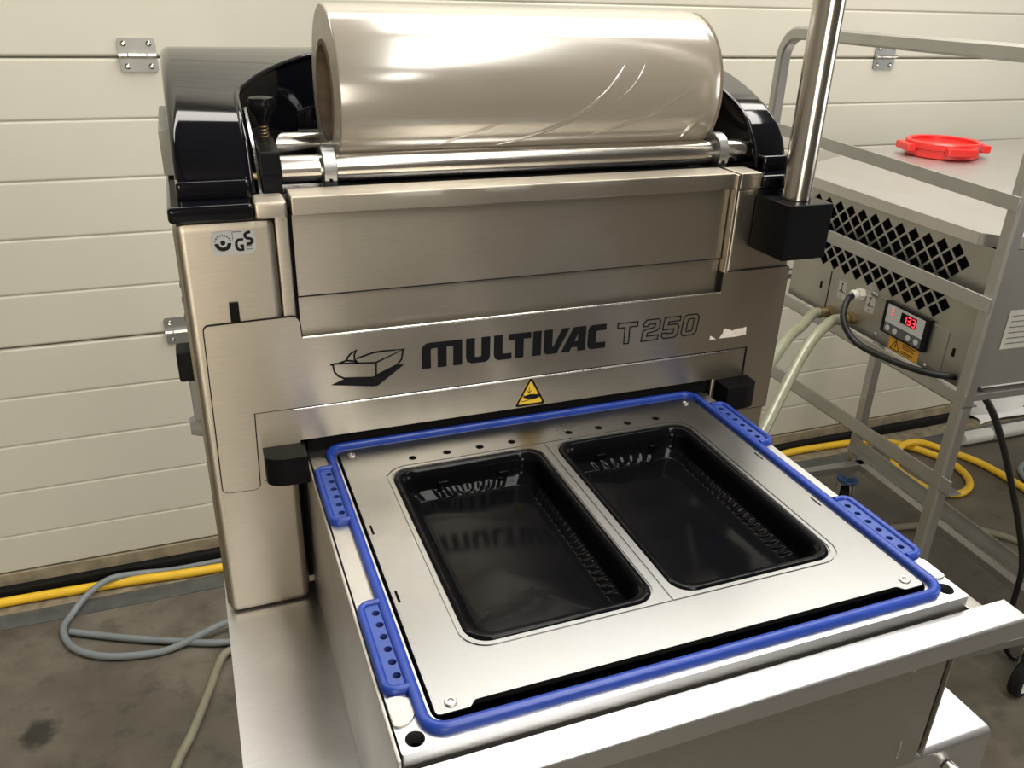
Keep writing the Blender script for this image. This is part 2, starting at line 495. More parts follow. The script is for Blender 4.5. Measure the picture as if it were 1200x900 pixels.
nbox('bottom_rail', (-4, 1.996, 0.031), (6.5, 2.032, 0.064), M['dirty_rail'], wall, 0.002)
nbox('rubber_seal', (-4, 1.978, 0.0015), (6.5, 2.032, 0.031), M['rubber'], wall, 0.004)

def leaf(bm, x0, x1, z0, z1, y):
    plate(bm, rrect(x0, z0, x1, z1, 0.006), [], XZ(y), 0.004)
def hinge(xc, zc, w=0.072):
    bm = bmesh.new()
    leaf(bm, xc - w / 2, xc + w / 2, zc + 0.006, zc + 0.038, 1.9955)
    leaf(bm, xc - w / 2 + .001, xc + w / 2 + .001, zc - 0.028, zc + 0.002, 1.9955)
    h = obj('hinge', bm, M['zinc'], wall)
    bm = bmesh.new()
    for a, b in ((-w / 2, -w / 4 - .001), (-w / 4 + .001, w / 4 - .001), (w / 4 + .001, w / 2)):
        cyl(bm, (xc + a, 1.990, zc + .004), (xc + b, 1.990, zc + .004), 0.0055, 14)
    obj('hinge_knuckle', bm, M['bright'], h)
    for sx, sz in ((-.024, .027), (.024, .027), (-.022, -.017), (.024, -.017)):
        bm = bmesh.new()
        lathe(bm, [(0.0058, 0), (0.0052, 0.002), (0.003, 0.0032), (0.0022, 0.0022), (0, 0.0022)], (xc + sx, 1.9955, zc + sz), (0, -1, 0), 14)
        obj('screw', bm, M['chrome'], h)
hinge(-0.0655, 1.267); hinge(1.892, 1.267); hinge(-0.062, 0.657)

# ================================================================== TRAY SEALER
ts = thing('tray_sealer', 'large stainless steel tray sealing machine with glossy black hood and printed brand name', 'machine')
YF = 0.670
# carcass
nbox('inner_carcass', (-0.006, 0.705, 0.872), (0.556, 0.945, 1.236), M['black_matt'], ts, 0)
nbox('left_column', (-0.0168, 0.6722, 0.8695), (0.0606, 0.95, 1.2475), M['steel_front'], ts, 0.0085)
nbox('column_neck', (0.0590, 0.6724, 1.1600), (0.0697, 0.70, 1.2470), M['steel_front'], ts, 0.0015)
nbox('right_column', (0.4925, 0.6722, 0.8695), (0.5668, 0.95, 1.2475), M['steel_front'], ts, 0.003)
# fascia sheet with its cut-out
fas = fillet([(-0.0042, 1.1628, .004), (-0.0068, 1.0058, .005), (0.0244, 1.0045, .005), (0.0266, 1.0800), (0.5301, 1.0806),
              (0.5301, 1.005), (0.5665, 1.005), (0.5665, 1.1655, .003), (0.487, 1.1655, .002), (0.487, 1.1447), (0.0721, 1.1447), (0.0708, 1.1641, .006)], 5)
nplate('fascia_panel', fas, [], XZ(YF), 0.002, M['steel_front'], ts)
bm = bmesh.new(); ribbon(bm, fas, 0.0020, XZ(0.6706), 0.0012, True); obj('fascia_shadow_gap', bm, M['rubber'], ts)  # black strip standing in for the shaded gap round the fascia edge
# bright folded lip along the top of the fascia
bm = bmesh.new(); cyl(bm, (0.0728, 0.6704, 1.1446), (0.4868, 0.6704, 1.1446), 0.0011, 12); obj('fascia_lip', bm, M['bright'], ts)
strip = [(0.0292, 1.0788), (0.0292, 1.0118), (0.0632, 1.0118), (0.0632, 1.0468), (0.4958, 1.0468), (0.4958, 1.0118), (0.5287, 1.0118), (0.5287, 1.0788)]
nplate('lower_strip', strip, [], XZ(0.6714), 0.0007, M['steel_front'], ts)
bm = bmesh.new(); cyl(bm, (0.0600, 0.6713, 1.0779), (0.505, 0.6713, 1.0779), 0.0011, 12); obj('strip_lip', bm, M['bright'], ts)
nplate('upper_film_plate', [(0.0727, 1.1803), (0.4835, 1.1797), (0.4835, 1.2480), (0.0727, 1.2480)], [], XZ(0.6745), 0.0015, M['steel_front'], ts)
nplate('lower_film_plate', [(0.0727, 1.1400), (0.4835, 1.1400), (0.4835, 1.1790), (0.0727, 1.1795)], [], XZ(0.6765), 0.0015, M['steel_front'], ts)
nbox('film_plate_backing', (0.0700, 0.6785, 1.03), (0.4915, 0.682, 1.2485), M['black_matt'], ts, 0)
nbox('film_guide_rail', (0.0722, 0.668, 1.2488), (0.4850, 0.700, 1.2640), M['steel_front'], ts, 0.0015)
nbox('left_rail_cap', (0.0440, 0.6665, 1.2475), (0.0695, 0.70, 1.2612), M['steel_front'], ts, 0.003)
nbox('right_rail_cap', (0.4905, 0.668, 1.2477), (0.5145, 0.70, 1.2635), M['steel_front'], ts, 0.0015)
nbox('side_fold', (0.4845, 0.6655, 1.1662), (0.4882, 0.69, 1.2630), M['steel_front'], ts, 0.0010)
nbox('slot_plug', (0.0173, 0.6695, 1.1638), (0.0246, 0.673, 1.1812), M['black_satin'], ts, 0.0005)
bm = bmesh.new(); ribbon(bm, [(0.0722, 1.17965), (0.4840, 1.17940)], 0.0011, XZ(0.6742), 0.0012); obj('plate_seam', bm, M['rubber'], ts)
bm = bmesh.new(); ribbon(bm, [(0.0290, 1.0112), (0.0640, 1.0112)], 0.0012, XZ(0.6716), 0.0008); obj('strip_seam', bm, M['rubber'], ts)
# black stop blocks beside the opening
nplate('stop_block', fillet([(0.0303, 0.6735), (0.0303, 0.650, .016), (0.046, 0.6455, .010), (0.0660, 0.6455), (0.0660, 0.6735)], 8), [], XY(1.0445), 0.0265, M['black_satin'], ts)
nplate('stop_block', fillet([(0.5355, 0.6735), (0.5355, 0.650, .010), (0.520, 0.6465, .006), (0.4960, 0.6465), (0.4960, 0.6735)], 8), [], XY(1.0462), 0.0262, M['black_satin'], ts)
# base tray with rounded front skirt
bm = bmesh.new()
yz = fillet([(0.70, 0.869), (0.325, 0.869, .006), (0.323, 0.800), (0.326, 0.800), (0.328, 0.863, .004), (0.70, 0.864)], 5)
prism_x(bm, yz, -0.0188, 0.567)
obj('base_shelf', bm, M['steel_base'], ts, 25)
nbox('skirt_side', (-0.0186, 0.33, 0.800), (-0.0160, 0.94, 0.864), M['steel_base'], ts, 0.0005)
nbox('skirt_side', (0.5640, 0.33, 0.800), (0.5666, 0.94, 0.864), M['steel_base'], ts, 0.0005)
nbox('rear_skirt', (-0.0160, 0.937, 0.800), (0.5640, 0.940, 0.869), M['steel_base'], ts, 0.0005)
bm = bmesh.new(); cyl(bm, (0.523, 0.3235, 0.846), (0.523, 0.3005, 0.846), 0.006, 16, 0.001); obj('skirt_bolt', bm, M['chrome'], ts)
for x, y in ((0.03, 0.40), (0.52, 0.40), (0.03, 0.90), (0.52, 0.90)):
    l = nbox('leg', (x - .02, y - .02, 0.05), (x + .02, y + .02, 0.863), M['steel_drawer'], ts, 0.002)
    bm = bmesh.new(); lathe(bm, [(0, 0), (.028, 0), (.028, .008), (.010, .016), (.010, .052), (0, .052)], (x, y, 0.0), (0, 0, 1), 20)
    obj('levelling_foot', bm, M['rubber'], l)
# ---- black hood: profile extruded, recess cut for the film roll
def hood_profile():
    """domed top running into a rounded shoulder and a near vertical front: slope angle given along y, height integrated"""
    key = [(0.940, 0.0), (0.823, 12.3), (0.7527, 22.4), (0.7365, 27.5), (0.720, 40.0), (0.710, 52.0), (0.7018, 68.0), (0.6970, 83.0)]
    ys = []
    for (ya, _), (yb, _) in zip(key, key[1:]):
        n = 16 if ya - yb > .05 else 6
        ys += [ya + (yb - ya) * k / n for k in range(n)]
    ys.append(key[-1][0])
    def ang(y):
        for (ya, a), (yb, b) in zip(key, key[1:]):
            if yb <= y <= ya + 1e-9: return radians(a + (b - a) * (ya - y) / (ya - yb))
        return radians(83)
    z = 1.3555; top = [(ys[0], z)]
    for a, b in zip(ys, ys[1:]):
        z -= math.tan(ang((a + b) / 2)) * (a - b); top.append((b, z))
    return [(0.6955, 1.2475)] + top[::-1] + [(0.940 + .011 * cos(radians(t)), 1.3445 + .011 * sin(radians(t))) for t in (70, 45, 20, 0)] + [(0.951, 1.2475)]
sm = hood_profile()
X0, X1 = -0.0105, 0.5665
def inset_profile(d):
    """profile moved inwards, for rounded side edges"""
    c = Vector((0.84, 1.28)); out = []
    n = len(sm)
    for i, p in enumerate(sm):
        P = Vector(p)
        a = Vector(sm[i - 1]); b = Vector(sm[(i + 1) % n])
        t = (b - a).normalized(); nn = Vector((t.y, -t.x))
        if nn.dot(P - c) > 0: nn = -nn
        q = P + nn * d
        out.append((q.x, max(q.y, 1.2475)))
    return out
bm = bmesh.new()
RB = 0.009
cols = []
for k in range(7):
    a = k / 6 * pi / 2
    cols.append((X0 + RB * (1 - sin(a)), inset_profile(RB * (1 - cos(a)))))
cols = cols[::-1] if cols[0][0] > cols[-1][0] else cols
cols.sort(key=lambda c: c[0])
cols += [(X1 - (c[0] - X0), c[1]) for c in reversed(cols)]
rings = [[bm.verts.new((x, y, z)) for y, z in pf] for x, pf in cols]
m_ = len(sm)
for a, b in zip(rings, rings[1:]):
    for k in range(m_): bm.faces.new((a[k], a[(k + 1) % m_], b[(k + 1) % m_], b[k]))
bm.faces.new(rings[0]); bm.faces.new(rings[-1])
hood = obj('hood', bm, M['black_gloss'], ts)
# cutter: opening in plan, straight cheeks then wide curved rear corners
lc = spline([(0.0462, 0.60, 0), (0.0462, 0.72, 0), (0.0462, 0.760, 0), (0.0475, 0.776, 0), (0.0535, 0.789, 0), (0.0675, 0.812, 0), (0.0945, 0.848, 0), (0.1270, 0.884, 0), (0.165, 0.908, 0), (0.21, 0.918, 0)], 6)
plan = [(p.x, p.y) for p in lc]
plan += [(0.5735 - x, y) for x, y in reversed(plan)]
bm = bmesh.new(); plate(bm, plan, [], XY(1.6), 0.34)
cutter = obj('hood_cutter', bm, M['black_gloss'])
bo = hood.modifiers.new('cut', 'BOOLEAN'); bo.object = cutter; bo.operation = 'DIFFERENCE'; bo.solver = 'FAST'
bpy.context.view_layer.update()
dg = bpy.context.evaluated_depsgraph_get()
me = bpy.data.meshes.new_from_object(hood.evaluated_get(dg))
hood.modifiers.clear(); hood.data = me
bmh = bmesh.new(); bmh.from_mesh(me)
for f in bmh.faces: f.smooth = True
for e in bmh.edges: e.smooth = not (len(e.link_faces) == 2 and e.calc_face_angle(0) > radians(30))
bmh.to_mesh(me); bmh.free()
bpy.data.objects.remove(cutter)
def hood_z(y):
    for (ya, za), (yb, zb) in zip(sm[1:], sm[2:]):
        if ya <= y <= yb and yb > ya: return za + (zb - za) * (y - ya) / (yb - ya)
    return 1.3555
rim_pts = [(x, y, hood_z(y) - .0006) for x, y in plan if y >= 0.6985]
rim_pts = [(rim_pts[0][0], 0.6968, 1.262)] + rim_pts + [(rim_pts[-1][0], 0.6968, 1.262)]
bm = bmesh.new(); tube(bm, rim_pts, 0.0026, 10); obj('opening_rim', bm, M['black_gloss'], ts, 60)
# step and skirt of the hood columns
for sx0, sx1 in ((-0.0185, 0.0440), (0.5150, 0.5705)):
    bm = bmesh.new(); box(bm, (sx0, 0.6665, 1.2478), (sx1, 0.953, 1.2606), 0.0032, 3)
    obj('hood_rim', bm, M['black_gloss'], ts)
for sx0, sx1 in ((-0.0115, 0.0455), (0.5285, 0.5670)):
    bm = bmesh.new(); box(bm, (sx0 + .001, 0.6885, 1.2590), (sx1 - .001, 0.76, 1.2745), 0.0030, 3)
    obj('hood_step', bm, M['black_gloss'], ts)
# roll well inside the hood
nbox('well_floor', (0.0440, 0.6900, 1.2380), (0.5290, 0.95, 1.2440), M['black_satin'], ts, 0)
nplate('rear_guard', [(0.0480, 1.244), (0.0480, 1.268), (0.080, 1.2868), (0.112, 1.305), (0.150, 1.318), (0.43, 1.318), (0.47, 1.300), (0.524, 1.268), (0.524, 1.244)], [], XZ(0.862), 0.012, M['black_gloss'], ts)
bv = bpy.data.objects['rear_guard'].modifiers.new('round', 'BEVEL'); bv.width = 0.004; bv.segments = 4; bv.limit_method = 'ANGLE'; bv.angle_limit = radians(50)
# rollers
bm = bmesh.new(); cyl(bm, (0.0710, 0.720, 1.2747), (0.5295, 0.720, 1.2747), 0.0117, 32, 0.001); obj('front_roller', bm, M['chrome'], ts)
bm = bmesh.new(); cyl(bm, (0.0580, 0.842, 1.2747), (0.5285, 0.842, 1.2747), 0.0117, 32, 0.001); obj('rear_roller', bm, M['chrome'], ts)
bm = bmesh.new(); cyl(bm, (0.0580, 0.776, 1.2615), (0.5285, 0.776, 1.2615), 0.0090, 28, 0.001); obj('lower_roller', bm, M['chrome'], ts)
def ring_x(name, x0, x1, y, z, ro, ri, mat, parent):
    bm = bmesh.new(); w = x1 - x0
    lathe(bm, [(ri, 0), (ro - .0008, 0), (ro, .0008), (ro, w - .0008), (ro - .0008, w), (ri, w), (ri, 0)], (x0, y, z), (1, 0, 0), 36)
    return obj(name, bm, mat, parent)
for x0, x1 in ((0.1045, 0.1160), (0.4858, 0.4970)):
    c = ring_x('stop_collar', x0, x1, 0.720, 1.2747, 0.0190, 0.0117, M['alu_plate'], ts)
    bm = bmesh.new(); cyl(bm, ((x0 + x1) / 2, 0.7030, 1.2680), ((x0 + x1) / 2, 0.7015, 1.2680), 0.0017, 12); obj('set_screw', bm, M['black_matt'], c)
bm = bmesh.new(); prism_x(bm, [(0.7035, 1.2610), (0.7045, 1.258), (0.730, 1.2885), (0.789, 1.3165), (0.850, 1.3165), (0.850, 1.245), (0.7035, 1.245)], 0.0525, 0.0548); obj('left_bracket', bm, M['bright'], ts)
bm = bmesh.new(); prism_x(bm, [(0.7165, 1.245), (0.7165, 1.252), (0.7266, 1.277), (0.787, 1.3045), (0.850, 1.3045), (0.850, 1.245)], 0.5402, 0.5420); obj('right_bracket', bm, M['bright'], ts)
bm = bmesh.new(); prism_x(bm, fillet([(0.703, 1.2585), (0.860, 1.2585), (0.860, 1.297), (0.742, 1.297, .002), (0.7035, 1.2925, .002)], 3), 0.0556, 0.0707); obj('clamp_block', bm, M['black_satin'], ts)
bm = bmesh.new(); prism_x(bm, [(0.7029, 1.2738), (0.7029, 1.2750), (0.75, 1.2750), (0.75, 1.2738)], 0.0558, 0.0709); obj('clamp_gap', bm, M['black_matt'], ts)
bm = bmesh.new()
lathe(bm, [(0, 0), (.005, 0), (.006, .006), (.0115, .012), (.0122, .017), (.0105, .0205), (.006, .0215), (0, .022)], (0.0632, 0.742, 1.309), (0, 0, 1), 28)
for v in bm.verts:
    a = math.atan2(v.co.y - .742, v.co.x - .0632); r = math.hypot(v.co.y - .742, v.co.x - .0632)
    if r > .009 and v.co.z > 1.318:
        k = 1 - 0.12 * (0.5 - 0.5 * cos(5 * a)); v.co.x = .0632 + (v.co.x - .0632) * k; v.co.y = .742 + (v.co.y - .742) * k
kn = obj('clamp_knob', bm, M['black_satin'], ts)
bm = bmesh.new()
tube(bm, [(0.0632 + .0040 * cos(2 * pi * t / 10), 0.742 + .0040 * sin(2 * pi * t / 10), 1.297 + .012 * t / 45) for t in range(46)], 0.0006, 6)
obj('spring', bm, M['brass'], kn)
bm = bmesh.new(); cyl(bm, (0.0465, 0.712, 1.272), (0.0525, 0.712, 1.272), 0.003, 14, .0005); obj('bracket_bolt', bm, M['brass'], ts)
# black mount and post on the right
nbox('post_mount', (0.5135, 0.6200, 1.1892), (0.5637, 0.6715, 1.2420), M['black_satin'], ts, 0.0015)
bm = bmesh.new(); cyl(bm, (0.5390, 0.6460, 1.2415), (0.5390, 0.6460, 1.80), 0.0138, 40, 0.001); obj('control_post', bm, M['chrome'], ts)
nbox('mount_backing', (0.5160, 0.668, 1.228), (0.5660, 0.692, 1.2475), M['black_gloss'], ts, 0.001)
# side fittings peeping past the left edge
nbox('rear_side_cover', (-0.0190, 0.78, 1.262), (-0.0100, 0.945, 1.300), M['pale_label'], ts, 0.002)
nbox('mains_plug', (-0.0345, 0.83, 1.045), (-0.0168, 0.86, 1.078), M['rubber'], ts, 0.003)
bm = bmesh.new(); cyl(bm, (-0.0165, 0.86, 1.055), (-0.030, 0.86, 1.055), 0.012, 16, .002); obj('cable_gland', bm, M['zinc'], ts)
nbox('side_connector', (-0.0265, 0.84, 0.995), (-0.0168, 0.88, 1.05), M['grey_plastic'], ts, 0.003)
bm = bmesh.new(); lathe(bm, [(0, 0), (.012, 0), (.012, .006), (.009, .015), (0, .015)], (-0.0168, 0.85, 0.985), (-1, 0, 0), 16); obj('side_cap', bm, M['grey_plastic'], ts)
for z in (1.142, 1.126, 1.108):
    bm = bmesh.new(); lathe(bm, [(0, 0), (.006, 0), (.006, .003), (.003, .005), (0, .005)], (-0.0168, 0.85, z), (-1, 0, 0), 14); obj('side_screw', bm, M['zinc'], ts)

# ---- lettering and marks on the fascia
FP = YF - 0.0004
def glyph(bm, pts, holes, x, z, sx, sz, sl=0.0, slope=0.0):
    f = lambda p: (x + (p[0] + sl * p[1]) * sx, z + p[1] * sz + slope * (x + p[0] * sx - 0.27))
    plate(bm, [f(p) for p in pts], [[f(p) for p in h] for h in holes], XZ(FP), 0.0004)
G = {
 'M': (0, [(0, 0), (0, 56), (4, 70), (14, 78), (28, 80), (134, 80), (134, 0), (104, 0), (104, 62), (82, 62), (82, 0), (52, 0), (52, 62), (36, 62), (31, 60), (30, 54), (30, 0)], []),
 'U': (147, [(0, 80), (0, 20), (4, 7), (18, 0), (66, 0), (78, 6), (82, 18), (82, 80), (52, 80), (52, 22), (49, 19), (34, 19), (30, 22), (30, 80)], []),
 'L': (242, [(0, 80), (0, 18), (4, 6), (16, 0), (62, 0), (62, 19), (36, 19), (30, 23), (30, 80)], []),
 'T': (292, [(0, 80), (0, 61), (24, 61), (24, 0), (54, 0), (54, 61), (80, 61), (80, 80)], []),
 'I': (379, [(0, 80), (0, 0), (30, 0), (30, 80)], []),
 'V': (419, [(0, 80), (0, 12), (5, 3), (14, 0), (48, 0), (92, 80), (64, 80), (34, 22), (30, 24), (30, 80)], []),
 'A': (482, [(0, 0), (42, 78), (48, 80), (90, 80), (90, 0), (61, 0), (61, 14), (39, 14), (32, 0)], [[(48, 33), (61, 33), (61, 60)]]),
 'C': (580, [(14, 80), (68, 80), (68, 60), (34, 60), (30, 57), (30, 23), (34, 20), (68, 20), (68, 0), (14, 0), (4, 5), (0, 16), (0, 64), (4, 75)], []),
}
bm = bmesh.new()
KX = (0.3603 - 0.1755) / 648
for ch in 'MULTIVAC':
    x, pts, hs = G[ch]
    glyph(bm, pts, hs, 0.1755 + x * KX, 1.1012, KX, 0.0250 / 80, 0.0, -0.0078)
obj('brand_lettering', bm, M['ink'], ts)
bm = bmesh.new()
def outline(pts, x, z, s, sl=0.10):
    ribbon(bm, [(x + (p[0] + sl * p[1]) * s, z + p[1] * s) for p in pts], 0.0011, XZ(FP), 0.0004, True)
S_ = 0.0222 / 100
outline([(0, 100), (0, 78), (36, 78), (36, 0), (60, 0), (60, 78), (98, 78), (98, 100)], 0.3728, 1.1017, S_, 0.0)
outline([(0, 70), (0, 88), (12, 100), (72, 100), (84, 88), (84, 56), (72, 44), (26, 36), (24, 22), (84, 22), (84, 0), (0, 0), (0, 44), (10, 54), (58, 62), (60, 78), (24, 78), (24, 70)], 0.4000, 1.1020, S_)
outline([(0, 42), (0, 100), (82, 100), (82, 78), (24, 78), (24, 64), (68, 64), (82, 52), (82, 12), (70, 0), (12, 0), (0, 12), (0, 26), (24, 26), (24, 22), (58, 22), (58, 42)], 0.4228, 1.1022, S_)
outline([(0, 14), (0, 86), (12, 100), (66, 100), (80, 86), (80, 14), (66, 0), (12, 0)], 0.4452, 1.1024, S_)
outline([(24, 24), (24, 76), (28, 80), (52, 80), (56, 76), (56, 24), (52, 20), (28, 20)], 0.4452, 1.1024, S_)
obj('model_lettering', bm, M['ink'], ts)
bm = bmesh.new()
W1 = 0.0016
fr = XZ(FP)
ribbon(bm, [(0.094, 1.1167), (0.0984, 1.1174), (0.1337, 1.1139), (0.1595, 1.1237), (0.1400, 1.1242), (0.1318, 1.1237), (0.1167, 1.1200)], W1, fr, .0004)
ribbon(bm, [(0.1083, 1.1193), (0.1090, 1.1217), (0.1120, 1.1250), (0.1171, 1.1277), (0.1153, 1.1240), (0.1152, 1.1195), (0.1182, 1.1155)], W1, fr, .0004)
ribbon(bm, [(0.1018, 1.1175), (0.1083, 1.1193), (0.1148, 1.1177), (0.1182, 1.1155)], W1, fr, .0004)
ribbon(bm, [(0.0962, 1.1165), (0.0970, 1.1102), (0.1002, 1.1054), (0.1052, 1.1026), (0.1298, 1.0999), (0.1334, 1.1007)], W1, fr, .0004)
ribbon(bm, [(0.134, 1.1138), (0.1335, 1.1010)], W1, fr, .0004)
ribbon(bm, [(0.1336, 1.1014), (0.1527, 1.1093), (0.1570, 1.1142), (0.1588, 1.1232)], W1, fr, .0004)
plate(bm, [(0.0936, 1.0976), (0.1303, 1.0912), (0.1349, 1.0914), (0.1594, 1.109), (0.1545, 1.1093), (0.1346, 1.1016), (0.1316, 1.0990), (0.1049, 1.1018)], [], fr, .0004)
obj('tray_emblem', bm, M['ink'], ts)
bm = bmesh.new()
plate(bm, [(0.4925, 1.0943), (0.4962, 1.1), (0.4965, 1.1040), (0.4990, 1.1046), (0.5019, 1.1036), (0.5075, 1.101), (0.5124, 1.1029), (0.5198, 1.1027), (0.5244, 1.1035), (0.5252, 1.0948), (0.511, 1.0940)], [], fr, .0003)
plate(bm, [(0.4806, 1.0943), (0.4812, 1.0985), (0.4835, 1.0975), (0.4885, 1.0940)], [], fr, .0003)
obj('label_remnant', bm, M['label_residue'], ts)
# hazard triangle on the lower strip
SY = 0.6714 - 0.0004
hz = nplate('hazard_label', fillet([(0.2668, 1.0478, .002), (0.3006, 1.0478, .002), (0.2837, 1.0806, .002)], 4), [], XZ(SY), 0.0004, M['yellow_label'], ts)
bm = bmesh.new()
h2 = XZ(SY - 0.0003)
plate(bm, fillet([(0.2674, 1.0481, .0018), (0.3000, 1.0481, .0018), (0.2837, 1.0799, .0018)], 4), [fillet([(0.2708, 1.0503, .001), (0.2966, 1.0503, .001), (0.2837, 1.0752, .001)], 3)], h2, 0.0003)
plate(bm, [(0.2768, 1.0590), (0.2835, 1.0604), (0.2895, 1.0596), (0.2928, 1.0590), (0.2932, 1.0560), (0.2890, 1.0548), (0.2830, 1.0545), (0.2845, 1.0554), (0.2775, 1.0562), (0.2790, 1.0570), (0.2755, 1.0578)], [], h2, 0.0003)
ribbon(bm, [(0.2735, 1.0533), (0.2790, 1.0538), (0.2830, 1.0546)], 0.0006, h2, .0003)
ribbon(bm, [(0.2735, 1.0595), (0.2775, 1.0598)], 0.0006, h2, .0003)
ribbon(bm, [(0.2822, 1.0675), (0.2822, 1.0625)], 0.0006, h2, .0003)
ribbon(bm, [(0.2800, 1.0645), (0.2822, 1.0619), (0.2844, 1.0645)], 0.0006, h2, .0003)
obj('hazard_symbol', bm, M['ink'], hz)
# certification sticker on the left column
CY = 0.6722 - 0.0004
cs = nplate('certification_label', rrect(0.0095, 1.2200, 0.0432, 1.2395, 0.006), [], XZ(CY), 0.0004, M['grey_label'], ts)
bm = bmesh.new(); g = XZ(CY - 0.0003)
cx, cz = 0.0186, 1.2298
arc = [(cx + .0062 * cos(a), cz + .0062 * sin(a)) for a in [pi + pi * k / 16 for k in range(17)]]
arc += [(cx + .0033 * cos(a), cz + .0033 * sin(a)) for a in [2 * pi - pi * k / 16 for k in range(17)]]
plate(bm, arc, [], g, .0003)
plate(bm, circ(cx, cz + .0004, .0019, 18), [], g, .0003)
for k in range(9):
    a = pi * (k + .7) / 9.5
    ribbon(bm, [(cx + .0052 * cos(a), cz + .0006 + .0052 * sin(a)), (cx + .0064 * cos(a), cz + .0006 + .0064 * sin(a))], .0007, g, .0003)
# G
gg = [(0.0341, 1.2330), (0.0301, 1.2330), (0.0283, 1.2318), (0.0274, 1.2296), (0.0274, 1.2262), (0.0283, 1.2240), (0.0301, 1.2228), (0.0341, 1.2228), (0.0341, 1.2280), (0.0312, 1.2280), (0.0312, 1.2262), (0.0322, 1.2262), (0.0322, 1.2247), (0.0308, 1.2247), (0.0295, 1.2262), (0.0295, 1.2296), (0.0308, 1.2311), (0.0341, 1.2311)]
plate(bm, gg, [], g, .0003)
ribbon(bm, [(0.0398, 1.2378), (0.0372, 1.2372), (0.0356, 1.2358), (0.0356, 1.2342), (0.0370, 1.2328), (0.0396, 1.2322), (0.0408, 1.2310), (0.0406, 1.2296), (0.0392, 1.2284), (0.0362, 1.2282)], .0022, g, .0003)
for z in (1.2268, 1.2256, 1.2240): ribbon(bm, [(0.0352, z), (0.0402, z)], .0003, g, .0003)
ribbon(bm, [(0.0262, 1.2318), (0.0262, 1.2384), (0.0335, 1.2384)], .0003, g, .0003)
obj('certification_symbol', bm, M['ink'], cs)

# ================================================================== SEALING TOOL (drawer with gasket and insert)
st = thing('sealing_tool', 'square aluminium sealing drawer with blue gasket standing on the steel base', 'machine tool')
ZB = 1.030
pad_c = [(0.0802, 0.5975, -1), (0.0802, 0.4112, -1), (0.4790, 0.5995, 1), (0.4790, 0.4145, 1)]
hole_y = {0: [0.6279 - .0122 * k for k in range(6)], 1: [0.4411 - .01186 * k for k in range(6)], 2: [0.6313 - .0123 * k for k in range(6)], 3: [0.4445 - .0119 * k for k in range(6)]}
holes = []
for i, (x, y, s) in enumerate(pad_c):
    holes += [circ(x, yy, 0.0028, 14) for yy in hole_y[i]]
guide = [circ(0.0792, 0.3345, 0.0058, 20), circ(0.4757, 0.3375, 0.0062, 20)]
opening = rrect(0.0925, 0.3405, 0.4660, 0.6695, 0.010)
nplate('chamber_top', rrect(0.0695, 0.3255, 0.4865, 0.690, 0.0015, 2), holes + guide + [opening], XY(ZB), 0.010, M['alu_block'], st)
bm = bmesh.new()
box(bm, (0.0697, 0.3258, 0.875), (0.4862, 0.3285, 1.0205)); box(bm, (0.0697, 0.688, 0.875), (0.4862, 0.6905, 1.0205))
box(bm, (0.0697, 0.3285, 0.875), (0.0720, 0.688, 1.0205)); box(bm, (0.4840, 0.3285, 0.875), (0.4862, 0.688, 1.0205))
box(bm, (0.0697, 0.3285, 0.8705), (0.4862, 0.688, 0.8750))
obj('chamber_body', bm, M['steel_drawer'], st)
nbox('chamber_floor', (0.085, 0.34, 0.970), (0.472, 0.672, 0.974), M['black_matt'], st, 0)
nbox('chamber_lining', (0.0865, 0.335, 1.0212), (0.0920, 0.675, 1.0262), M['black_matt'], st, 0)
# drawer box around the chamber
nbox('side_sheet', (0.0660, 0.3225, 0.8705), (0.0684, 0.6900, 1.0296), M['steel_drawer'], st, 0.0006)
nbox('side_sheet', (0.4870, 0.3225, 0.8705), (0.4890, 0.6900, 1.0180), M['steel_drawer'], st, 0.0006)
fp = nbox('front_panel', (0.0660, 0.3205, 0.8705), (0.4780, 0.3235, 1.0195), M['steel_drawer'], st, 0.0008)
bm = bmesh.new()
prism_x(bm, fillet([(0.3222, 1.0205), (0.3005, 1.0205, .0022), (0.3005, 1.0035, .0008), (0.3022, 1.0035, .0008), (0.3026, 1.0185, .001), (0.3222, 1.0187)], 5), 0.0655, 0.5195)
obj('handle_rail', bm, M['steel_base'], st, 25)
nbox('rail_bracket', (0.4872, 0.3215, 1.006), (0.5000, 0.338, 1.0198), M['steel_drawer'], st, 0.0008)
for z in (0.9945, 0.9885):
    bm = bmesh.new(); lathe(bm, [(0, 0), (.0016, 0), (.0012, .001), (0, .0012)], (0.446, 0.3205, z - .012), (0, -1, 0), 10); obj('rivet', bm, M['bright'], fp)
nbox('panel_slot', (0.4555, 0.3198, 0.8830), (0.4572, 0.3206, 0.9010), M['bright'], fp, 0.0002)
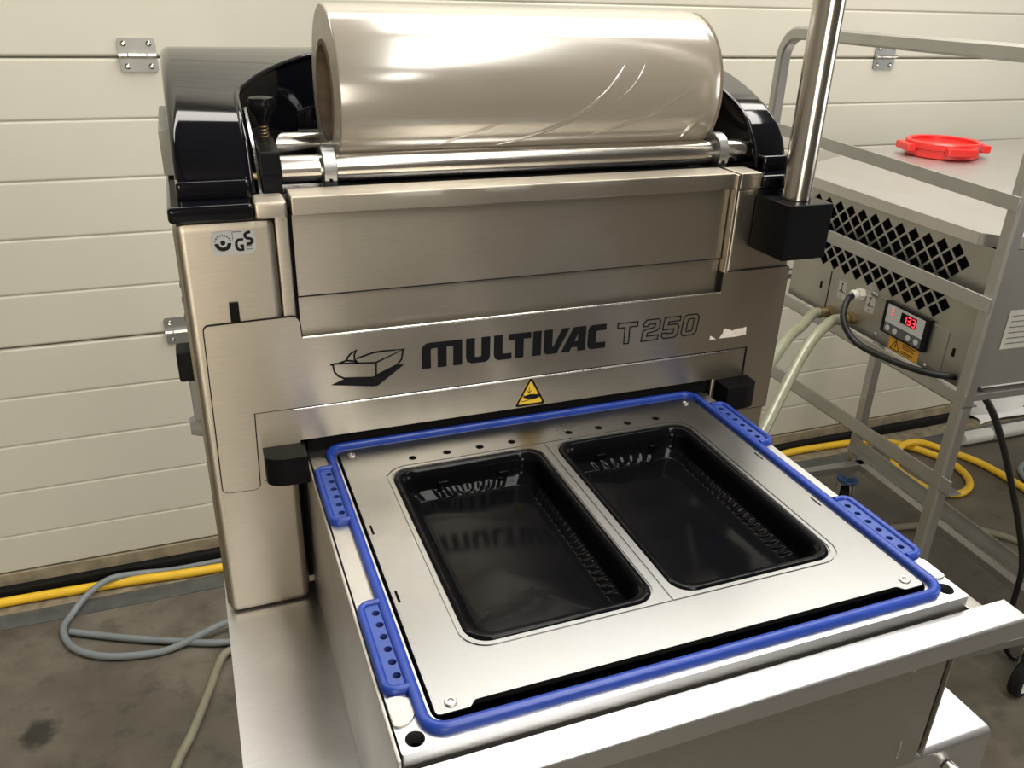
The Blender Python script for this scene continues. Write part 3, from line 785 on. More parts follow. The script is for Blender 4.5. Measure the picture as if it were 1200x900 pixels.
# gasket
def loop3(pts, z): return [(x, y, z) for x, y in pts]
gl = rrect(0.0868, 0.3345, 0.4705, 0.6750, 0.0135, 10)
dome = [(0, -.0035), (.0036, -.0035), (.0050, -.0024), (.0056, -.0006), (.0056, .0006), (.0050, .0024), (.0036, .0035), (0, .0035)]
bm = bmesh.new(); sweep(bm, loop3(gl, ZB), dome, (0, 0, 1), True)
gk = obj('gasket', bm, M['blue'], st, 50)
rim = [(0, -.0016), (.0042, -.0016), (.0056, -.0007), (.0056, .0007), (.0042, .0016), (0, .0016)]
for i, (x, y, s) in enumerate(pad_c):
    yl = hole_y[i]; y0 = yl[-1] - .0128; y1 = yl[0] + .0128
    xo = x + s * .0108; xi = x - s * .0048
    xa, xb = min(xo, xi), max(xo, xi)
    ol = fillet([(xi, y0), (xo, y0, .009), (xo, y1, .009), (xi, y1)] if s > 0 else [(xi, y1), (xo, y1, .009), (xo, y0, .009), (xi, y0)], 7)
    bm = bmesh.new()
    plate(bm, ol, [circ(x, yy, 0.0027, 14) for yy in yl], XY(ZB + .0034), 0.0034)
    pd = obj('vent_pad', bm, M['blue_pad'], gk)
    bm = bmesh.new()
    xr = xo - s * .0018
    path = fillet([(xi, y0 + .0018), (xr, y0 + .0018, .0075), (xr, y1 - .0018, .0075), (xi, y1 - .0018)], 7)
    rim2 = [(a, b * 1.6) for a, b in rim]
    sweep(bm, loop3(path, ZB), rim2, (0, 0, 1), False)
    # fuse the raised rim to the pad's mesh object: same part, same material family
    o = obj('pad_rim', bm, M['blue'], gk, 50)
# corner bosses
for cx_, cy_, s in ((0.0745, 0.6525, -1), (0.0745, 0.3560, -1), (0.4815, 0.6610, 1), (0.4815, 0.3585, 1)):
    pts = [p for p in circ(cx_, cy_, .0095, 40, .0115)]
    pts = [(min(max(x, 0.0697), 0.4863), y) for x, y in pts]
    nplate('corner_boss', pts, [], XY(ZB + .0016), .0016, M['boss'], st)
# insert plate: outer frame, two tray frames divided by grooves, carrier below
TR = [(0.1310, 0.3940, 0.2722, 0.6210), (0.2866, 0.3940, 0.4278, 0.6210)]
outer = fillet([(0.0950, 0.3455, .003), (0.1160, 0.3455, .002), (0.1200, 0.3500, .003), (0.4420, 0.3500, .003), (0.4460, 0.3455, .002), (0.4638, 0.3455, .003), (0.4638, 0.6655, .003), (0.0950, 0.6655, .003)], 4)
vents = [circ(x, 0.6366, .0037, 18) for x in (0.1565, 0.1888, 0.2203, 0.2519, 0.3107, 0.3427, 0.3742, 0.4060)]
slots = []
for x, y in ((0.0985, 0.5390), (0.0985, 0.4555), (0.4602, 0.5410), (0.4602, 0.4610)):
    slots.append([(x - .0009, y - .0065), (x + .0009, y - .0065), (x + .0009, y + .0065), (x - .0009, y + .0065)])
gro = rrect(0.1262, 0.3888, 0.4328, 0.6262, 0.021, 8)
ip = nplate('insert_plate', outer, vents + slots + [gro], XY(ZB + .0012), 0.0009, M['alu_plate'], st)
gi = 0.0014
TF = [fillet([(0.1262 + gi, 0.3888 + gi, .020), (0.2786, 0.3888 + gi), (0.2786, 0.6262 - gi), (0.1262 + gi, 0.6262 - gi, .020)], 8),
      fillet([(0.2804, 0.3888 + gi), (0.4328 - gi, 0.3888 + gi, .020), (0.4328 - gi, 0.6262 - gi, .020), (0.2804, 0.6262 - gi)], 8)]
for t, f in zip(TR, TF):
    nplate('tray_frame', f, [rrect(t[0] - .0006, t[1] - .0006, t[2] + .0006, t[3] + .0006, .0175, 8)], XY(ZB + .0012), 0.0009, M['alu_plate'], ip)
nplate('insert_carrier', rrect(0.0955, 0.3525, 0.4630, 0.665, .004), vents + slots + [rrect(t[0] + .003, t[1] + .003, t[2] - .003, t[3] - .003, .0150, 8) for t in TR], XY(ZB + .0002), 0.006, M['alu_plate'], st)
for x, y in ((0.1052, 0.6572), (0.4530, 0.6572), (0.1057, 0.3525), (0.4533, 0.3540)):
    bm = bmesh.new()
    lathe(bm, [(.0040, -.001), (.0040, .0008), (.0034, .0013), (.0020, .0013), (.0016, .0004), (0, .0004)], (x, y, ZB + .0012), (0, 0, 1), 20)
    obj('plate_screw', bm, M['boss'], ip)

# ================================================================== FOOD TRAYS
def ring_rr(cx, cy, hx, hy, r, rib, pitch=0.0085):
    """points of a rounded rectangle with vertical ribs pressed into its straight sides"""
    pts = []
    nx, ny, nc = 96, 156, 9
    def side(p0, p1, n, nrm):
        L = (p1 - p0).length
        nr = max(1, round((L - .012) / (pitch * 1.3 if abs(nrm.y) > .5 else pitch)))
        for k in range(n):
            t = k / n; s = t * L
            e = 0
            if rib and 0.008 < s < L - 0.008:
                ph = (s - .008) / (L - .016) * nr
                e = rib * max(0, min(1, 1.6 * sin(2 * pi * (ph - .25)) * .5 + .5))
            pts.append(p0.lerp(p1, t) - nrm * e)
    def corner(c, a0):
        for k in range(nc):
            a = a0 + pi / 2 * k / nc; pts.append(c + Vector((cos(a), sin(a))) * r)
    x0, x1, y0, y1 = cx - hx, cx + hx, cy - hy, cy + hy
    V = Vector
    side(V((x0 + r, y0)), V((x1 - r, y0)), nx, V((0, -1))); corner(V((x1 - r, y0 + r)), -pi / 2)
    side(V((x1, y0 + r)), V((x1, y1 - r)), ny, V((1, 0))); corner(V((x1 - r, y1 - r)), 0)
    side(V((x1 - r, y1)), V((x0 + r, y1)), nx, V((0, 1))); corner(V((x0 + r, y1 - r)), pi / 2)
    side(V((x0, y1 - r)), V((x0, y0 + r)), ny, V((-1, 0))); corner(V((x0 + r, y0 + r)), pi)
    return pts
def food_tray(t, label):
    x0, y0, x1, y1 = t; cx, cy = (x0 + x1) / 2, (y0 + y1) / 2; hx, hy = (x1 - x0) / 2, (y1 - y0) / 2
    root = thing('food_tray', label, 'tray', 'black food trays in the sealing tool', (cx, cy, ZB))
    R = .017
    lv = [(0.0004, -.0030, 0), (0.0004, .0002, 0), (0.0012, .0014, 0), (.0030, .0019, 0), (.0050, .0018, 0), (.0066, .0010, 0), (.0080, -.0012, 0), (.0092, -.0050, 0),
          (.0099, -.0100, .0003), (.0108, -.0172, .0005), (.0114, -.0184, .0002), (.0128, -.0194, .0006), (.0150, -.0214, .0016), (.0172, -.0234, .0016), (.0182, -.0242, .0008), (.0192, -.0246, 0), (.0205, -.0244, 0), (.0230, -.0240, 0)]
    bm = bmesh.new(); rings = []
    for ins, z, rib in lv:
        rr = max(.008, R - ins * .25)
        rings.append([bm.verts.new((p.x - cx, p.y - cy, z)) for p in ring_rr(cx, cy, hx - ins, hy - ins, rr, rib)])
    n = len(rings[0])
    for a, b in zip(rings, rings[1:]):
        for k in range(n): bm.faces.new((a[k], a[(k + 1) % n], b[(k + 1) % n], b[k]))
    bm.faces.new(rings[-1])
    obj('tray_shell', bm, M['tray_black'], root, 60)
    # stacking lugs below the rim
    for px, py, w, d in ((-.025, hy - .0125, .010, .003), (.032, hy - .0125, .010, .003)):
        b2 = bmesh.new(); box(b2, (px - w / 2, py - d, -.0150), (px + w / 2, py + .001, -.0100), .0012, 2)
        obj('stacking_lug', b2, M['tray_black'], root)
food_tray(TR[0], 'black ribbed plastic tray in the left opening of the sealing tool')
food_tray(TR[1], 'black ribbed plastic tray in the right opening, nearer the cooling unit')

# ================================================================== FILM ROLL
fr_ = thing('film_roll', 'wide shiny roll of clear sealing film lying on the steel rollers', 'film roll')
RY, RZ, RR = 0.7826, 1.3297, 0.0712
RX0, RX1 = 0.1225, 0.4880
bm = bmesh.new(); L = RX1 - RX0
lathe(bm, [(RR - .0016, 0.0), (RR - .0004, .0005), (RR, .002), (RR, L * .25), (RR, L * .5), (RR, L * .75), (RR, L - .014), (RR - .0012, L - .005), (RR - .003, L - .001), (RR - .006, L)], (RX0, RY, RZ), (1, 0, 0), 96)
obj('film_wrap', bm, M['roll'], fr_, 60)
for x, s in ((RX0, 1), (RX1, -1)):
    bm = bmesh.new(); pf = []
    for k in range(13):
        r = 0.0425 + (RR - .0016 - 0.0425) * k / 12
        pf.append((r, s * (0.0003 if k % 2 else 0.0)))
    lathe(bm, pf, (x, RY, RZ), (1, 0, 0), 72)
    obj('film_end', bm, M['roll_end'], fr_, 30)
def crease(pts, w, h):
    """a soft fold in the outer layers of film: (x, degrees from the front, going up)"""
    sp = spline([(x, a, 0) for x, a in pts], 10); bm = bmesh.new(); rows = []
    n = len(sp)
    for i, p in enumerate(sp):
        q = sp[min(i + 1, n - 1)] - sp[max(i - 1, 0)]
        t = Vector((q.x, radians(q.y) * RR)).normalized(); nn = Vector((-t.y, t.x))
        k = sin(pi * i / (n - 1)) ** .6
        row = []
        for s_, hh in ((-1, 0), (-.3, .9), (0.1, 1), (1, 0)):
            x = p.x + nn.x * s_ * w * k; a = radians(p.y) + nn.y * s_ * w * k / RR
            r = RR - .0002 + hh * h * k
            row.append(bm.verts.new((x, RY - r * cos(a), RZ + r * sin(a))))
        rows.append(row)
    for a, b in zip(rows, rows[1:]):
        for k in range(3): bm.faces.new((a[k], a[k + 1], b[k + 1], b[k]))
    obj('film_crease', bm, M['roll'], fr_, 60)
crease([(0.255, -38), (0.295, -28), (0.335, -14), (0.362, 2), (0.385, 24)], .0030, .0012)
crease([(0.350, -30), (0.390, -20), (0.425, -8), (0.470, 12)], .0030, .0008)
crease([(0.372, -6), (0.392, 8), (0.405, 24)], .0016, .0006)
crease([(0.200, -36), (0.240, -24), (0.275, -14)], .0022, .0006)
crease([(0.452, -38), (0.462, -22), (0.476, -12)], .0040, .0012)
bm = bmesh.new()
lathe(bm, [(.0380, -.001), (.0425, -.001), (.0425, L + .001), (.0380, L + .001), (.0380, -.001)], (RX0, RY, RZ), (1, 0, 0), 64)
obj('core', bm, M['cardboard'], fr_, 60)
bm = bmesh.new()
wp = [(0.7200, 1.2622), (0.7050, 1.2640), (0.6900, 1.2655), (0.6730, 1.2654), (0.6662, 1.2630), (0.6650, 1.2560), (0.6660, 1.2000), (0.6670, 1.1600), (0.6685, 1.1490), (0.6725, 1.1430)]
cols_ = 24; grid = []
for k in range(cols_ + 1):
    t = k / cols_; row = []
    for i, (y, z) in enumerate(wp):
        x0 = 0.1215 + (0.1060 - 0.1215) * 0.75
        x1 = 0.4855 - 0.003 * i / 9
        w = 0.0006 * sin(9 * t * pi + i) if 3 < i < 8 else 0
        row.append(bm.verts.new((x0 + (x1 - x0) * t, y + w, z)))
    grid.append(row)
for a, b in zip(grid, grid[1:]):
    for i in range(len(wp) - 1): bm.faces.new((a[i], a[i + 1], b[i + 1], b[i]))
obj('film_web', bm, M['web'], fr_, 60)

# ================================================================== TROLLEY
TH = radians(3.885)
TO = Vector((1.1698, 0.8971, 0.0))
TM = Matrix.Translation(TO) @ Matrix.Rotation(-TH, 4, 'Z')      # local: x across, y along, z up
def TW(w, u, z): return TM @ Vector((w, u, z))
tr = thing('trolley', 'open angle steel trolley on castors carrying the cooling unit', 'trolley')
tr.matrix_world = TM
def side_frame(w, u0, u1, ztop, name='side_frame'):
    sq = [(-.0125, -.0085), (-.0085, -.0125), (.0085, -.0125), (.0125, -.0085), (.0125, .0085), (.0085, .0125), (-.0085, .0125), (-.0125, .0085)]
    c = [(u0, .135), (u0, ztop, .055), (u1, ztop, .055), (u1, .135)]
    p = fillet([(c[0][0], c[0][1]), (c[1][0], c[1][1], .055), (c[2][0], c[2][1], .055), (c[3][0], c[3][1])], 8)
    bm = bmesh.new(); sweep(bm, [(w, a, b) for a, b in p], sq, (1, 0, 0))
    return obj(name, bm, M['trolley'], tr, 30)
side_frame(0.0125, 0.0125, 0.695, 1.350)
for u in (0.030, 0.757):
    nbox('far_post', (0.4875, u - .0125, 0.135), (0.5125, u + .0125, 0.8085), M['trolley'], tr, 0.001)
def angle_bar(name, w, u0, u1, z, h=0.025, dirn=1, t=0.003, fl=0.025, z1=None):
    bm = bmesh.new()
    box(bm, (w, u0, z - h / 2), (w + t * dirn, u1, z + h / 2), 0.0004, 1)
    box(bm, (w, u0, z - h / 2 - t * .0), (w + fl * dirn, u1, z - h / 2 + t), 0.0004, 1)
    if z1 is not None:
        for v in bm.verts: v.co.z += (z1 - z) * (v.co.y - u0) / (u1 - u0)
    return obj(name, bm, M['trolley'], tr)
def flat_bar(name, w, u0, u1, z, h=0.025, t=0.004, z1=None):
    bm = bmesh.new(); box(bm, (w, u0, z - h / 2), (w + t, u1, z + h / 2), 0.0006, 1)
    if z1 is not None:
        for v in bm.verts: v.co.z += (z1 - z) * (v.co.y - u0) / (u1 - u0)
    return obj(name, bm, M['trolley'], tr)
flat_bar('upper_rail', -0.0042, 0.0, 0.705, 1.142, 0.023, .004, 1.159)
flat_bar('middle_rail', -0.0042, 0.0, 0.705, 0.979, 0.025, .004, 0.984)
angle_bar('support_rail', 0.0012, 0.0, 0.705, 0.8080, 0.024, 1, .003, .03, 0.8070)
angle_bar('shelf_rail', 0.0012, -0.02, 0.705, 0.648, 0.030, 1, .003, .03, 0.628)
angle_bar('support_rail', 0.515, 0.02, 0.77, 0.796, .024, -1, .003, .03)
angle_bar('low_shelf_rail', 0.484, -0.05, 0.745, 0.262, .030, -1, .003, .025)
bm = bmesh.new(); box(bm, (0.4875, 0.02, 0.182), (0.5125, 0.76, 0.204), .001, 1); obj('bottom_rail', bm, M['trolley'], tr)
bm = bmesh.new(); box(bm, (0.0, 0.02, 0.182), (0.025, 0.70, 0.204), .001, 1); obj('bottom_rail', bm, M['trolley'], tr)
bm = bmesh.new(); box(bm, (0.02, 0.710, 0.182), (0.51, 0.735, 0.204), .001, 1); obj('cross_rail', bm, M['trolley'], tr)
bm = bmesh.new(); box(bm, (0.0, 0.010, 0.182), (0.51, 0.035, 0.204), .001, 1); obj('cross_rail', bm, M['trolley'], tr)
for u in (0.03, 0.70):
    bm = bmesh.new(); box(bm, (0.02, u - .01, 0.795), (0.505, u + .01, 0.8085), .001, 1); obj('support_cross_rail', bm, M['trolley'], tr)
def caster(w, u, ang):
    bm = bmesh.new(); T = Matrix.Translation((w, u, 0)) @ Matrix.Rotation(ang, 4, 'Z')
    for s in (-1, 1): box(bm, (s * .019 - .0015, -.035, .045), (s * .019 + .0015, .018, .118), .001, 1, T)
    box(bm, (-.0205, -.018, .115), (.0205, .022, .120), .001, 1, T)
    c = obj('caster_fork', bm, M['bright'], tr)
    bm = bmesh.new(); ax = T.to_3x3() @ Vector((1, 0, 0)); ce = T @ Vector((0, -.034, .050)) - ax * .014
    lathe(bm, [(.036, 0), (.046, .001), (.050, .005), (.050, .023), (.046, .027), (.036, .028)], ce, ax, 32); obj('tyre', bm, M['rubber'], c)
    bm = bmesh.new(); lathe(bm, [(0, 0.002), (.010, .001), (.012, .004), (.034, .004), (.036, .001), (.036, .027), (.034, .024), (.012, .024), (.010, .027), (0, .026)], ce, ax, 28); obj('wheel_disc', bm, M['white_plastic'], c)
    bm = bmesh.new(); lathe(bm, [(0, 0), (.030, 0), (.032, .004), (.030, .010), (.018, .014), (0, .015)], T @ Vector((0, 0, .120)), (0, 0, 1), 24); obj('fork_cap', bm, M['blue_cap'], c)
caster(0.0125, 0.03, 0.3); caster(0.0125, 0.69, 2.4); caster(0.500, 0.757, 2.6); caster(0.475, 0.045, -1.25)

# ================================================================== COOLING UNIT
cu = thing('cooling_unit', 'stainless steel cooling unit with diamond cut grille and red display on the trolley', 'machine')
cu.matrix_world = TM
CZ0, CZ1 = 0.8165, 1.060
# local frame of the grille side: u axis along -y so that it reads left to right, faces -x
GF = lambda x: (Vector((x, 0, 0)), Vector((0, -1, 0)), Vector((0, 0, 1)))
FX = 0.020
def P_(u, z): return (-u, z)
dia = []
for r in range(8):
    z = 1.0370 - r * 0.0160
    for c in range(13):
        u = 0.500 - 0.0352 * (c + (0.5 if r % 2 else 0))
        if u < 0.092 or (r > 2 and u < 0.11): continue
        dia.append([P_(u + .0146, z), P_(u, z - .0133), P_(u - .0146, z), P_(u, z + .0133)])
face_out = [P_(0.545, CZ0), P_(0.030, CZ0), P_(0.030, CZ1), P_(0.545, CZ1)]
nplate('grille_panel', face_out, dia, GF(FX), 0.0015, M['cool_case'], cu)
bm = bmesh.new()
poly = [(0.0225, 0.545), (0.0225, 0.045), (0.040, 0.031), (0.93, 0.031), (0.93, 0.84), (0.5, 0.81), (0.36, 0.76), (0.12, 0.63)]
A = [(x, y) for x, y in poly]
# side walls of the casing as one folded sheet
bm = bmesh.new()
seq = [(0.0202, 0.545), (0.12, 0.63), (0.36, 0.76), (0.50, 0.81), (0.93, 0.84), (0.93, 0.031), (0.034, 0.031), (0.0202, 0.040)]
lo = [bm.verts.new((x, y, CZ0)) for x, y in seq]; hi = [bm.verts.new((x, y, CZ1)) for x, y in seq]
for i in range(len(seq) - 1): bm.faces.new((lo[i], lo[i + 1], hi[i + 1], hi[i]))
bm.faces.new(lo)
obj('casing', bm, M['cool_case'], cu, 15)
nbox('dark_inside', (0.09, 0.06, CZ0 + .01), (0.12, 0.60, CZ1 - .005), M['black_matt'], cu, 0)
top = fillet([(0.012, 0.560), (0.012, 0.070, .004), (0.042, 0.0400), (0.095, 0.0250), (0.96, 0.0150, .004), (0.96, 0.890, .004), (0.50, 0.848), (0.357, 0.80), (0.125, 0.665)], 3)
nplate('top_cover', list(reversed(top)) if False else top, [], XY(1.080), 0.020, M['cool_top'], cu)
# fitting plate, label plates, screws
nplate('fitting_plate', [P_(0.412, CZ0 + .001), P_(0.083, CZ0 + .001), P_(0.083, 0.9015), P_(0.412, 0.9085)], [], GF(FX - .0012), .0012, M['cool_case'], cu)
nbox('panel_gap', (FX - .0018, 0.4115, CZ0 + .002), (FX, 0.4140, 0.9080), M['black_matt'], cu, 0)
for u in (0.440, 0.066):
    nplate('screw_slot', rrect(-u - .003, 0.8705 - .008, -u + .003, 0.8705 + .008, .003), [], GF(FX - .0008), .0008, M['black_matt'], cu)
for u, z in ((0.372, 0.880), (0.286, 0.880)):
    lb = nplate('fluid_label', [P_(u + .012, z - .016), P_(u - .013, z - .016), P_(u - .013, z + .018), P_(u + .012, z + .018)], [], GF(FX - .0018), .0005, M['pale_label'], cu)
    bm = bmesh.new(); g3 = GF(FX - .0021)
    ribbon(bm, [P_(u + .001, z + .015), P_(u + .001, z + .001)], .0018, g3, .0003)
    ribbon(bm, [P_(u + .004, z + .014), P_(u - .002, z + .014)], .0018, g3, .0003)
    ribbon(bm, [P_(u + .006, z - .003), P_(u + .001, z + .003), P_(u - .004, z - .003)], .0018, g3, .0003, True)
    ribbon(bm, [P_(u - .007, z - .002), P_(u - .010, z - .002)], .0018, g3, .0003)
    plate(bm, circ(-u, z - .011, .0014, 10), [], g3, .0003)
    obj('label_print', bm, M['ink'], lb)
dp = nbox('controller', (FX - .009, 0.1235, 0.846), (FX, 0.2385, 0.9075), M['black_satin'], cu, 0.0015)
DX = FX - .0094
nplate('controller_face', rrect(-0.2290, 0.8685, -0.1330, 0.9035, .001, 2), [], GF(DX), .0006, M['display_face'], dp)
nplate('button_strip', rrect(-0.2290, 0.8500, -0.1330, 0.8675, .001, 2), [], GF(DX), .0006, M['dark_panel'], dp)
nplate('display_window', rrect(-0.1920, 0.8795, -0.1520, 0.8990, .001, 2), [], GF(DX - .0003), .0006, M['black_matt'], dp)
SEG = {'1': 'bc', '3': 'abcdg', '8': 'abcdefg'}
def seven(bm, ch, u, z, w, h, frame):
    X = lambda a: -u + a * w
    s = {'a': [(0, 1), (1, 1)], 'b': [(1, 1), (1, .5)], 'c': [(1, .5), (1, 0)], 'd': [(0, 0), (1, 0)], 'e': [(0, .5), (0, 0)], 'f': [(0, 1), (0, .5)], 'g': [(0, .5), (1, .5)]}
    for c in SEG[ch]:
        (a0, b0), (a1, b1) = s[c]
        ribbon(bm, [(X(a0), z + b0 * h), (X(a1), z + b1 * h)], .0019, frame, .0003)
bm = bmesh.new()
for k, ch in enumerate('133'): seven(bm, ch, 0.1842 - .0112 * k, 0.8825, .0068, .0132, GF(DX - .0008))
obj('display_digits', bm, M['led'], dp)
bm = bmesh.new(); plate(bm, circ(-0.2145, 0.8870, .0016, 10, .0016), [], GF(DX - .0003), .0003)
for zz in (.893, .898): plate(bm, rrect(-0.2160, zz - .0015, -0.2130, zz + .0015, .0004, 2), [], GF(DX - .0003), .0003)
obj('status_lamp', bm, M['led'], dp)
for u in (0.2190, 0.1990, 0.1640, 0.1440):
    bm = bmesh.new(); plate(bm, circ(-u, 0.8588, .0056, 18), [], GF(DX - .0006), .0010); obj('button', bm, M['display_face'], dp)
wl = nplate('voltage_label', [P_(0.2150, 0.8185), P_(0.1380, 0.8185), P_(0.1380, 0.8425), P_(0.2150, 0.8425)], [], GF(FX - .0016), .0005, M['orange_label'], cu)
bm = bmesh.new(); g3 = GF(FX - .0019)
ribbon(bm, [(-0.2090, .8215), (-0.1850, .8215), (-0.1970, .8400)], .0016, g3, .0003, True)
plate(bm, [(-0.1962, .8355), (-0.1990, .8295), (-0.1972, .8295), (-0.1982, .8235), (-0.1950, .8305), (-0.1968, .8305), (-0.1948, .8355)], [], g3, .0003)
for k in range(6):
    if k == 3: continue
    ribbon(bm, [(-0.1800, .8390 - k * .0033), (-0.1800 + (.034, .028, .031, 0, .030, .024)[k], .8390 - k * .0033)], .0013, g3, .0003)
obj('voltage_symbol', bm, M['ink'], wl)
# brass hose fittings
for u, z in ((0.389, 0.8280), (0.3233, 0.8380)):
    bm = bmesh.new()
    cyl(bm, (FX, u, z), (FX - .014, u, z), .0125, 6); cyl(bm, (FX - .014, u, z), (FX - .030, u, z), .0095, 20, .001); cyl(bm, (FX - .030, u, z), (FX - .036, u, z), .0115, 20, .001)
    obj('hose_fitting', bm, M['brass'], cu)
bm = bmesh.new(); cyl(bm, (FX, 0.312, 0.893), (FX - .014, 0.312, 0.893), .0115, 6); cyl(bm, (FX - .014, 0.312, 0.893), (FX - .026, 0.312, 0.893), .0095, 20, .002)
obj('cable_gland', bm, M['white_plastic'], cu)
for u, z in ((0.255, 0.8300), (0.12, 0.822), (0.275, .9035), (.283, .9035)):
    bm = bmesh.new(); lathe(bm, [(0, 0), (.005, 0), (.004, .003), (0, .0035)], (FX - .001, u, z), (-1, 0, 0), 14); obj('panel_screw', bm, M['zinc'], cu)
rl = nplate('rating_plate', [(0.078, 0.885), (0.20, 0.885), (0.20, 0.955), (0.078, 0.955)], [], (Vector((0, 0.0302, 0)), Vector((1, 0, 0)), Vector((0, 0, 1))), .0006, M['pale_label'], cu)
bm = bmesh.new(); fr3 = (Vector((0, 0.0294, 0)), Vector((1, 0, 0)), Vector((0, 0, 1)))
for k in range(6): ribbon(bm, [(0.086, 0.945 - k * .010), (0.19, 0.945 - k * .010)], .0012, fr3, .0003)
obj('plate_lines', bm, M['dark_panel'], rl)

# ---- red lid on top
rd = thing('plastic_lid', 'round red plastic lid with four rim tabs lying on the cooling unit', 'lid', None, (1.713, 1.560, 1.080))
bm = bmesh.new()
lathe(bm, [(0, .026), (.071, .026), (.074, .028), (.074, .035), (.077, .037), (.083, .037), (.086, .034), (.086, .022), (.082, .019), (.082, .004), (.079, .001), (0, 0)], (0, 0, 0), (0, 0, 1), 56)
obj('lid_body', bm, M['red'], rd, 40)
for a in (-0.36, pi / 2 - .36, pi - .36, 1.5 * pi - .36):
    bm = bmesh.new(); T = Matrix.Rotation(a, 4, 'Z')
    w = .034
    box(bm, (.078, -w, .012), (.101, w, .030), .004, 2, T); obj('rim_tab', bm, M['red'], rd)

# ---- hoses and cables
def hose(name, pts, r, mat, label, cat, group=None, n=12):
    bm = bmesh.new(); tube(bm, spline(pts, 8), r, n); o = obj(name, bm, mat, None, 60); return tag(o, label, cat, group)
def on(p): return tuple(TW(*p))
hose('coolant_hose', [on((FX - .030, .389, .8280)), on((FX - .050, .385, .8285)), (1.113, 1.248, 0.823), (1.053, 1.211, 0.819), (0.990, 1.168, 0.803), (0.933, 1.125, 0.791), (0.870, 1.076, 0.763), (0.80, 1.03, .72), (0.72, 1.01, 0.62), (0.655, 1.00, 0.45), (0.64, 1.01, 0.2), (0.62, 1.04, .05), (0.54, 1.08, .0115), (0.35, 1.12, .0115)],
     .0108, M['milky_hose'], 'milky hose from the rear brass fitting, higher of the two coolant hoses', 'hose', 'coolant hoses')
hose('coolant_hose', [on((FX - .030, .3233, .8380)), on((FX - .055, .320, .837)), (1.099, 1.193, 0.821), (1.057, 1.171, 0.796), (1.009, 1.140, 0.765), (0.958, 1.106, 0.730), (0.912, 1.074, 0.700), (0.853, 1.039, 0.656), (0.79, 1.01, 0.58), (0.735, 0.99, 0.42), (0.72, 1.00, .2), (0.70, 1.02, .05), (0.62, 1.05, .0115), (0.45, 1.06, .0115)],
     .0108, M['milky_hose'], 'milky hose from the front brass fitting, steeper of the two coolant hoses', 'hose', 'coolant hoses')
hose('power_cable', [on((FX - .020, .312, .893)), (1.168, 1.200, 0.886), (1.150, 1.184, 0.862), (1.147, 1.162, 0.839), (1.152, 1.124, 0.822), (1.160, 1.036, 0.822), (1.170, 0.970, 0.829), (1.198, 0.943, 0.831), (1.232, 0.928, 0.812), (1.262, 0.912, 0.773), (1.338, 0.926, 0.684), (1.432, 0.946, 0.561), (1.518, 0.958, 0.429), (1.575, 0.963, 0.317), (1.608, 0.975, 0.204), (1.642, 0.990, 0.095), (1.685, 0.985, 0.012), (1.75, 0.955, 0.008), (1.85, .90, .008)],
     .0062, M['cable'], 'black power cable hanging from the cooling unit to the floor', 'cable')
hose('yellow_hose', [(-3.5, 1.95, .0125), (-1.2, 1.962, .0125), (-0.5695, 1.9566, .0125), (-0.4175, 1.9524, .0125), (-0.2584, 1.9445, .0125), (-0.0625, 1.9299, .0125), (0.4, 1.925, .0125), (1.2, 1.95, .0125), (1.66, 1.955, .0125), (1.83, 1.965, .0125), (2.0767, 1.950, .0125), (2.1852, 1.9119, .0125), (2.250, 1.8304, .0125), (2.281, 1.7482, .0125), (2.2738, 1.6783, .0125), (2.2473, 1.6262, .0125), (2.2058, 1.5913, .0125), (2.1445, 1.5780, .0125), (2.08, 1.62, .0125), (2.07, 1.74, .0125), (2.11, 1.815, .016), (2.1787, 1.8500, .035), (2.255, 1.8546, .032), (2.330, 1.8074, .0135), (2.3757, 1.7092, .0125), (2.3834, 1.5996, .0125), (2.375, 1.48, .0125), (2.33, 1.2, .0125), (2.35, .9, .0125)],
     .0115, M['yellow_hose'], 'yellow hose along the door sill with a loop behind the trolley', 'hose')
hose('grey_hose', [(0.50, 1.93, .010), (0.2, 1.965, .010), (-0.0598, 1.962, .0095), (-0.176, 1.963, .0095), (-0.25, 1.960, .020), (-0.3176, 1.942, .033), (-0.3676, 1.906, .025), (-0.4019, 1.8602, .0095), (-0.4166, 1.8069, .0095), (-0.3909, 1.7378, .0095), (-0.334, 1.6892, .0095), (-0.2613, 1.664, .0095), (-0.179, 1.6587, .0095), (-0.0609, 1.6852, .027), (0.05, 1.71, .030), (0.2, 1.75, .0095), (0.4, 1.78, .0095)],
     .0082, M['grey_hose'], 'grey hose looped over the yellow hose on the floor', 'hose')
hose('hose_offcut', [(-0.4000, 1.7941, .0095), (-0.2722, 1.7276, .0095), (-0.1414, 1.6695, .0095), (-0.0628, 1.6404, .0095), (0.1, 1.60, .0095), (0.3, 1.59, .0095)],
     .0082, M['grey_hose'], 'straight grey hose with open end lying inside the grey loop', 'hose')
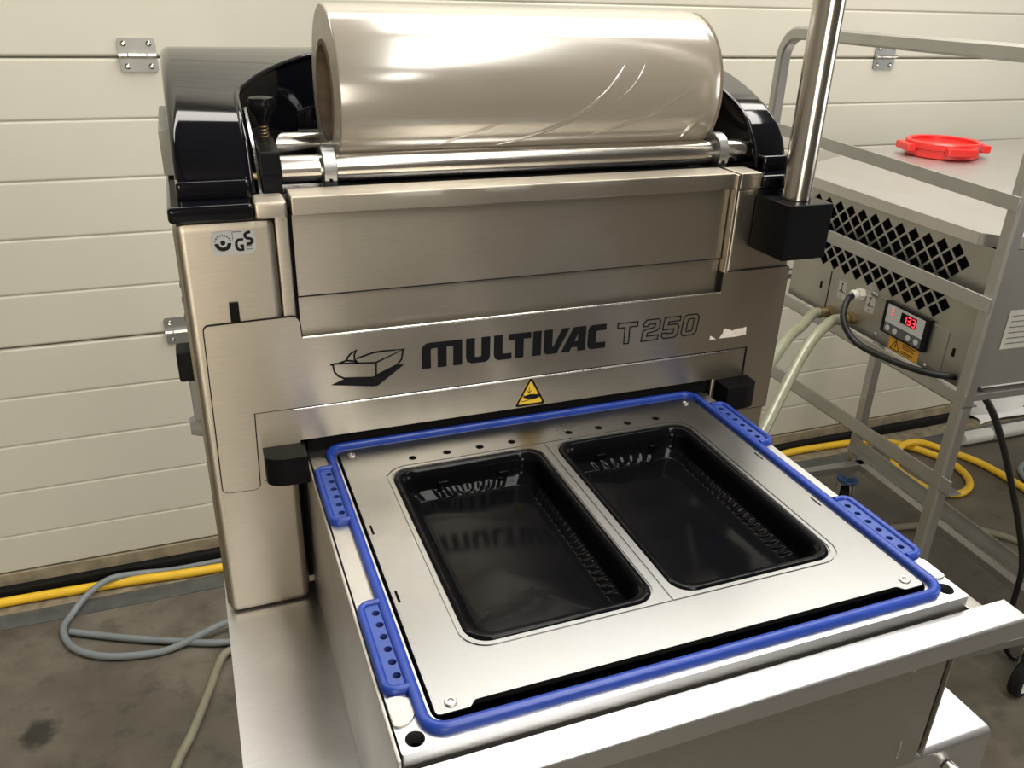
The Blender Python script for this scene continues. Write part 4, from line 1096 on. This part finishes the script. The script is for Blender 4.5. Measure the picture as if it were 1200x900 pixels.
hose('beige_hose', [(0.25, 1.49, .011), (0.10, 1.525, .011), (0.0, 1.575, .011), (-0.0596, 1.6029, .011), (-0.102, 1.494, .011), (-0.1404, 1.3849, .011), (-0.1742, 1.3067, .011), (-0.22, 1.15, .011), (-0.25, .95, .011)],
     .0095, M['beige_hose'], 'beige hose on the floor beside the lower left of the base shelf', 'hose')
hose('pale_hose', [(1.72, 1.50, .010), (1.80, 1.50, .010), (1.92, 1.475, .010), (2.02, 1.43, .010), (2.10, 1.35, .010), (2.15, 1.22, .010), (2.10, 1.10, .010)],
     .0095, M['beige_hose'], 'pale hose on the floor under the trolley', 'hose')
hose('thin_grey_hose', [(2.75, 1.58, .009), (2.60, 1.66, .009), (2.48, 1.63, .009), (2.425, 1.53, .009), (2.43, 1.42, .009), (2.52, 1.30, .009), (2.65, 1.24, .009)],
     .0085, M['grey_hose'], 'thin grey hose loop at the right edge beside the black cable', 'hose')
# white pipe on the floor and the white sheet by the door
pp = thing('floor_pipe', 'white plastic pipe lying on the floor right of the trolley', 'pipe')
bm = bmesh.new(); tube(bm, [(2.43, 1.835, .025), (2.95, 1.825, .025), (4.2, 1.80, .025)], .024, 20); obj('pipe', bm, M['white_pipe'], pp, 60)
bm = bmesh.new(); tube(bm, [(2.56, 1.8325, .025), (2.59, 1.832, .025)], .0262, 20); obj('pipe_joint', bm, M['grey_hose'], pp, 60)
bm = bmesh.new(); gr = []
for i in range(33):
    row = []
    for j in range(15):
        a = i / 32; b = j / 14
        x = 2.63 + 1.15 * a + .02 * sin(7 * b)
        if b < .45:
            y = 1.925 + .05 * b / .45; z = .004 + .012 * abs(sin(9 * a + 3 * b))
        else:
            y = 1.972 - .02 * sin(6 * a + 4 * b) * (b - .45) ; z = .012 + .15 * (b - .45) / .55
        row.append(bm.verts.new((x, y + .006 * sin(23 * a + 5 * b), z + .006 * sin(17 * a - 8 * b) * b)))
    gr.append(row)
for a, b in zip(gr, gr[1:]):
    for j in range(14): bm.faces.new((a[j], a[j + 1], b[j + 1], b[j]))
sh = obj('plastic_sheet', bm, M['white_sheet'], None, 60)
tag(sh, 'crumpled white sheet on the floor against the door at right', 'sheet')
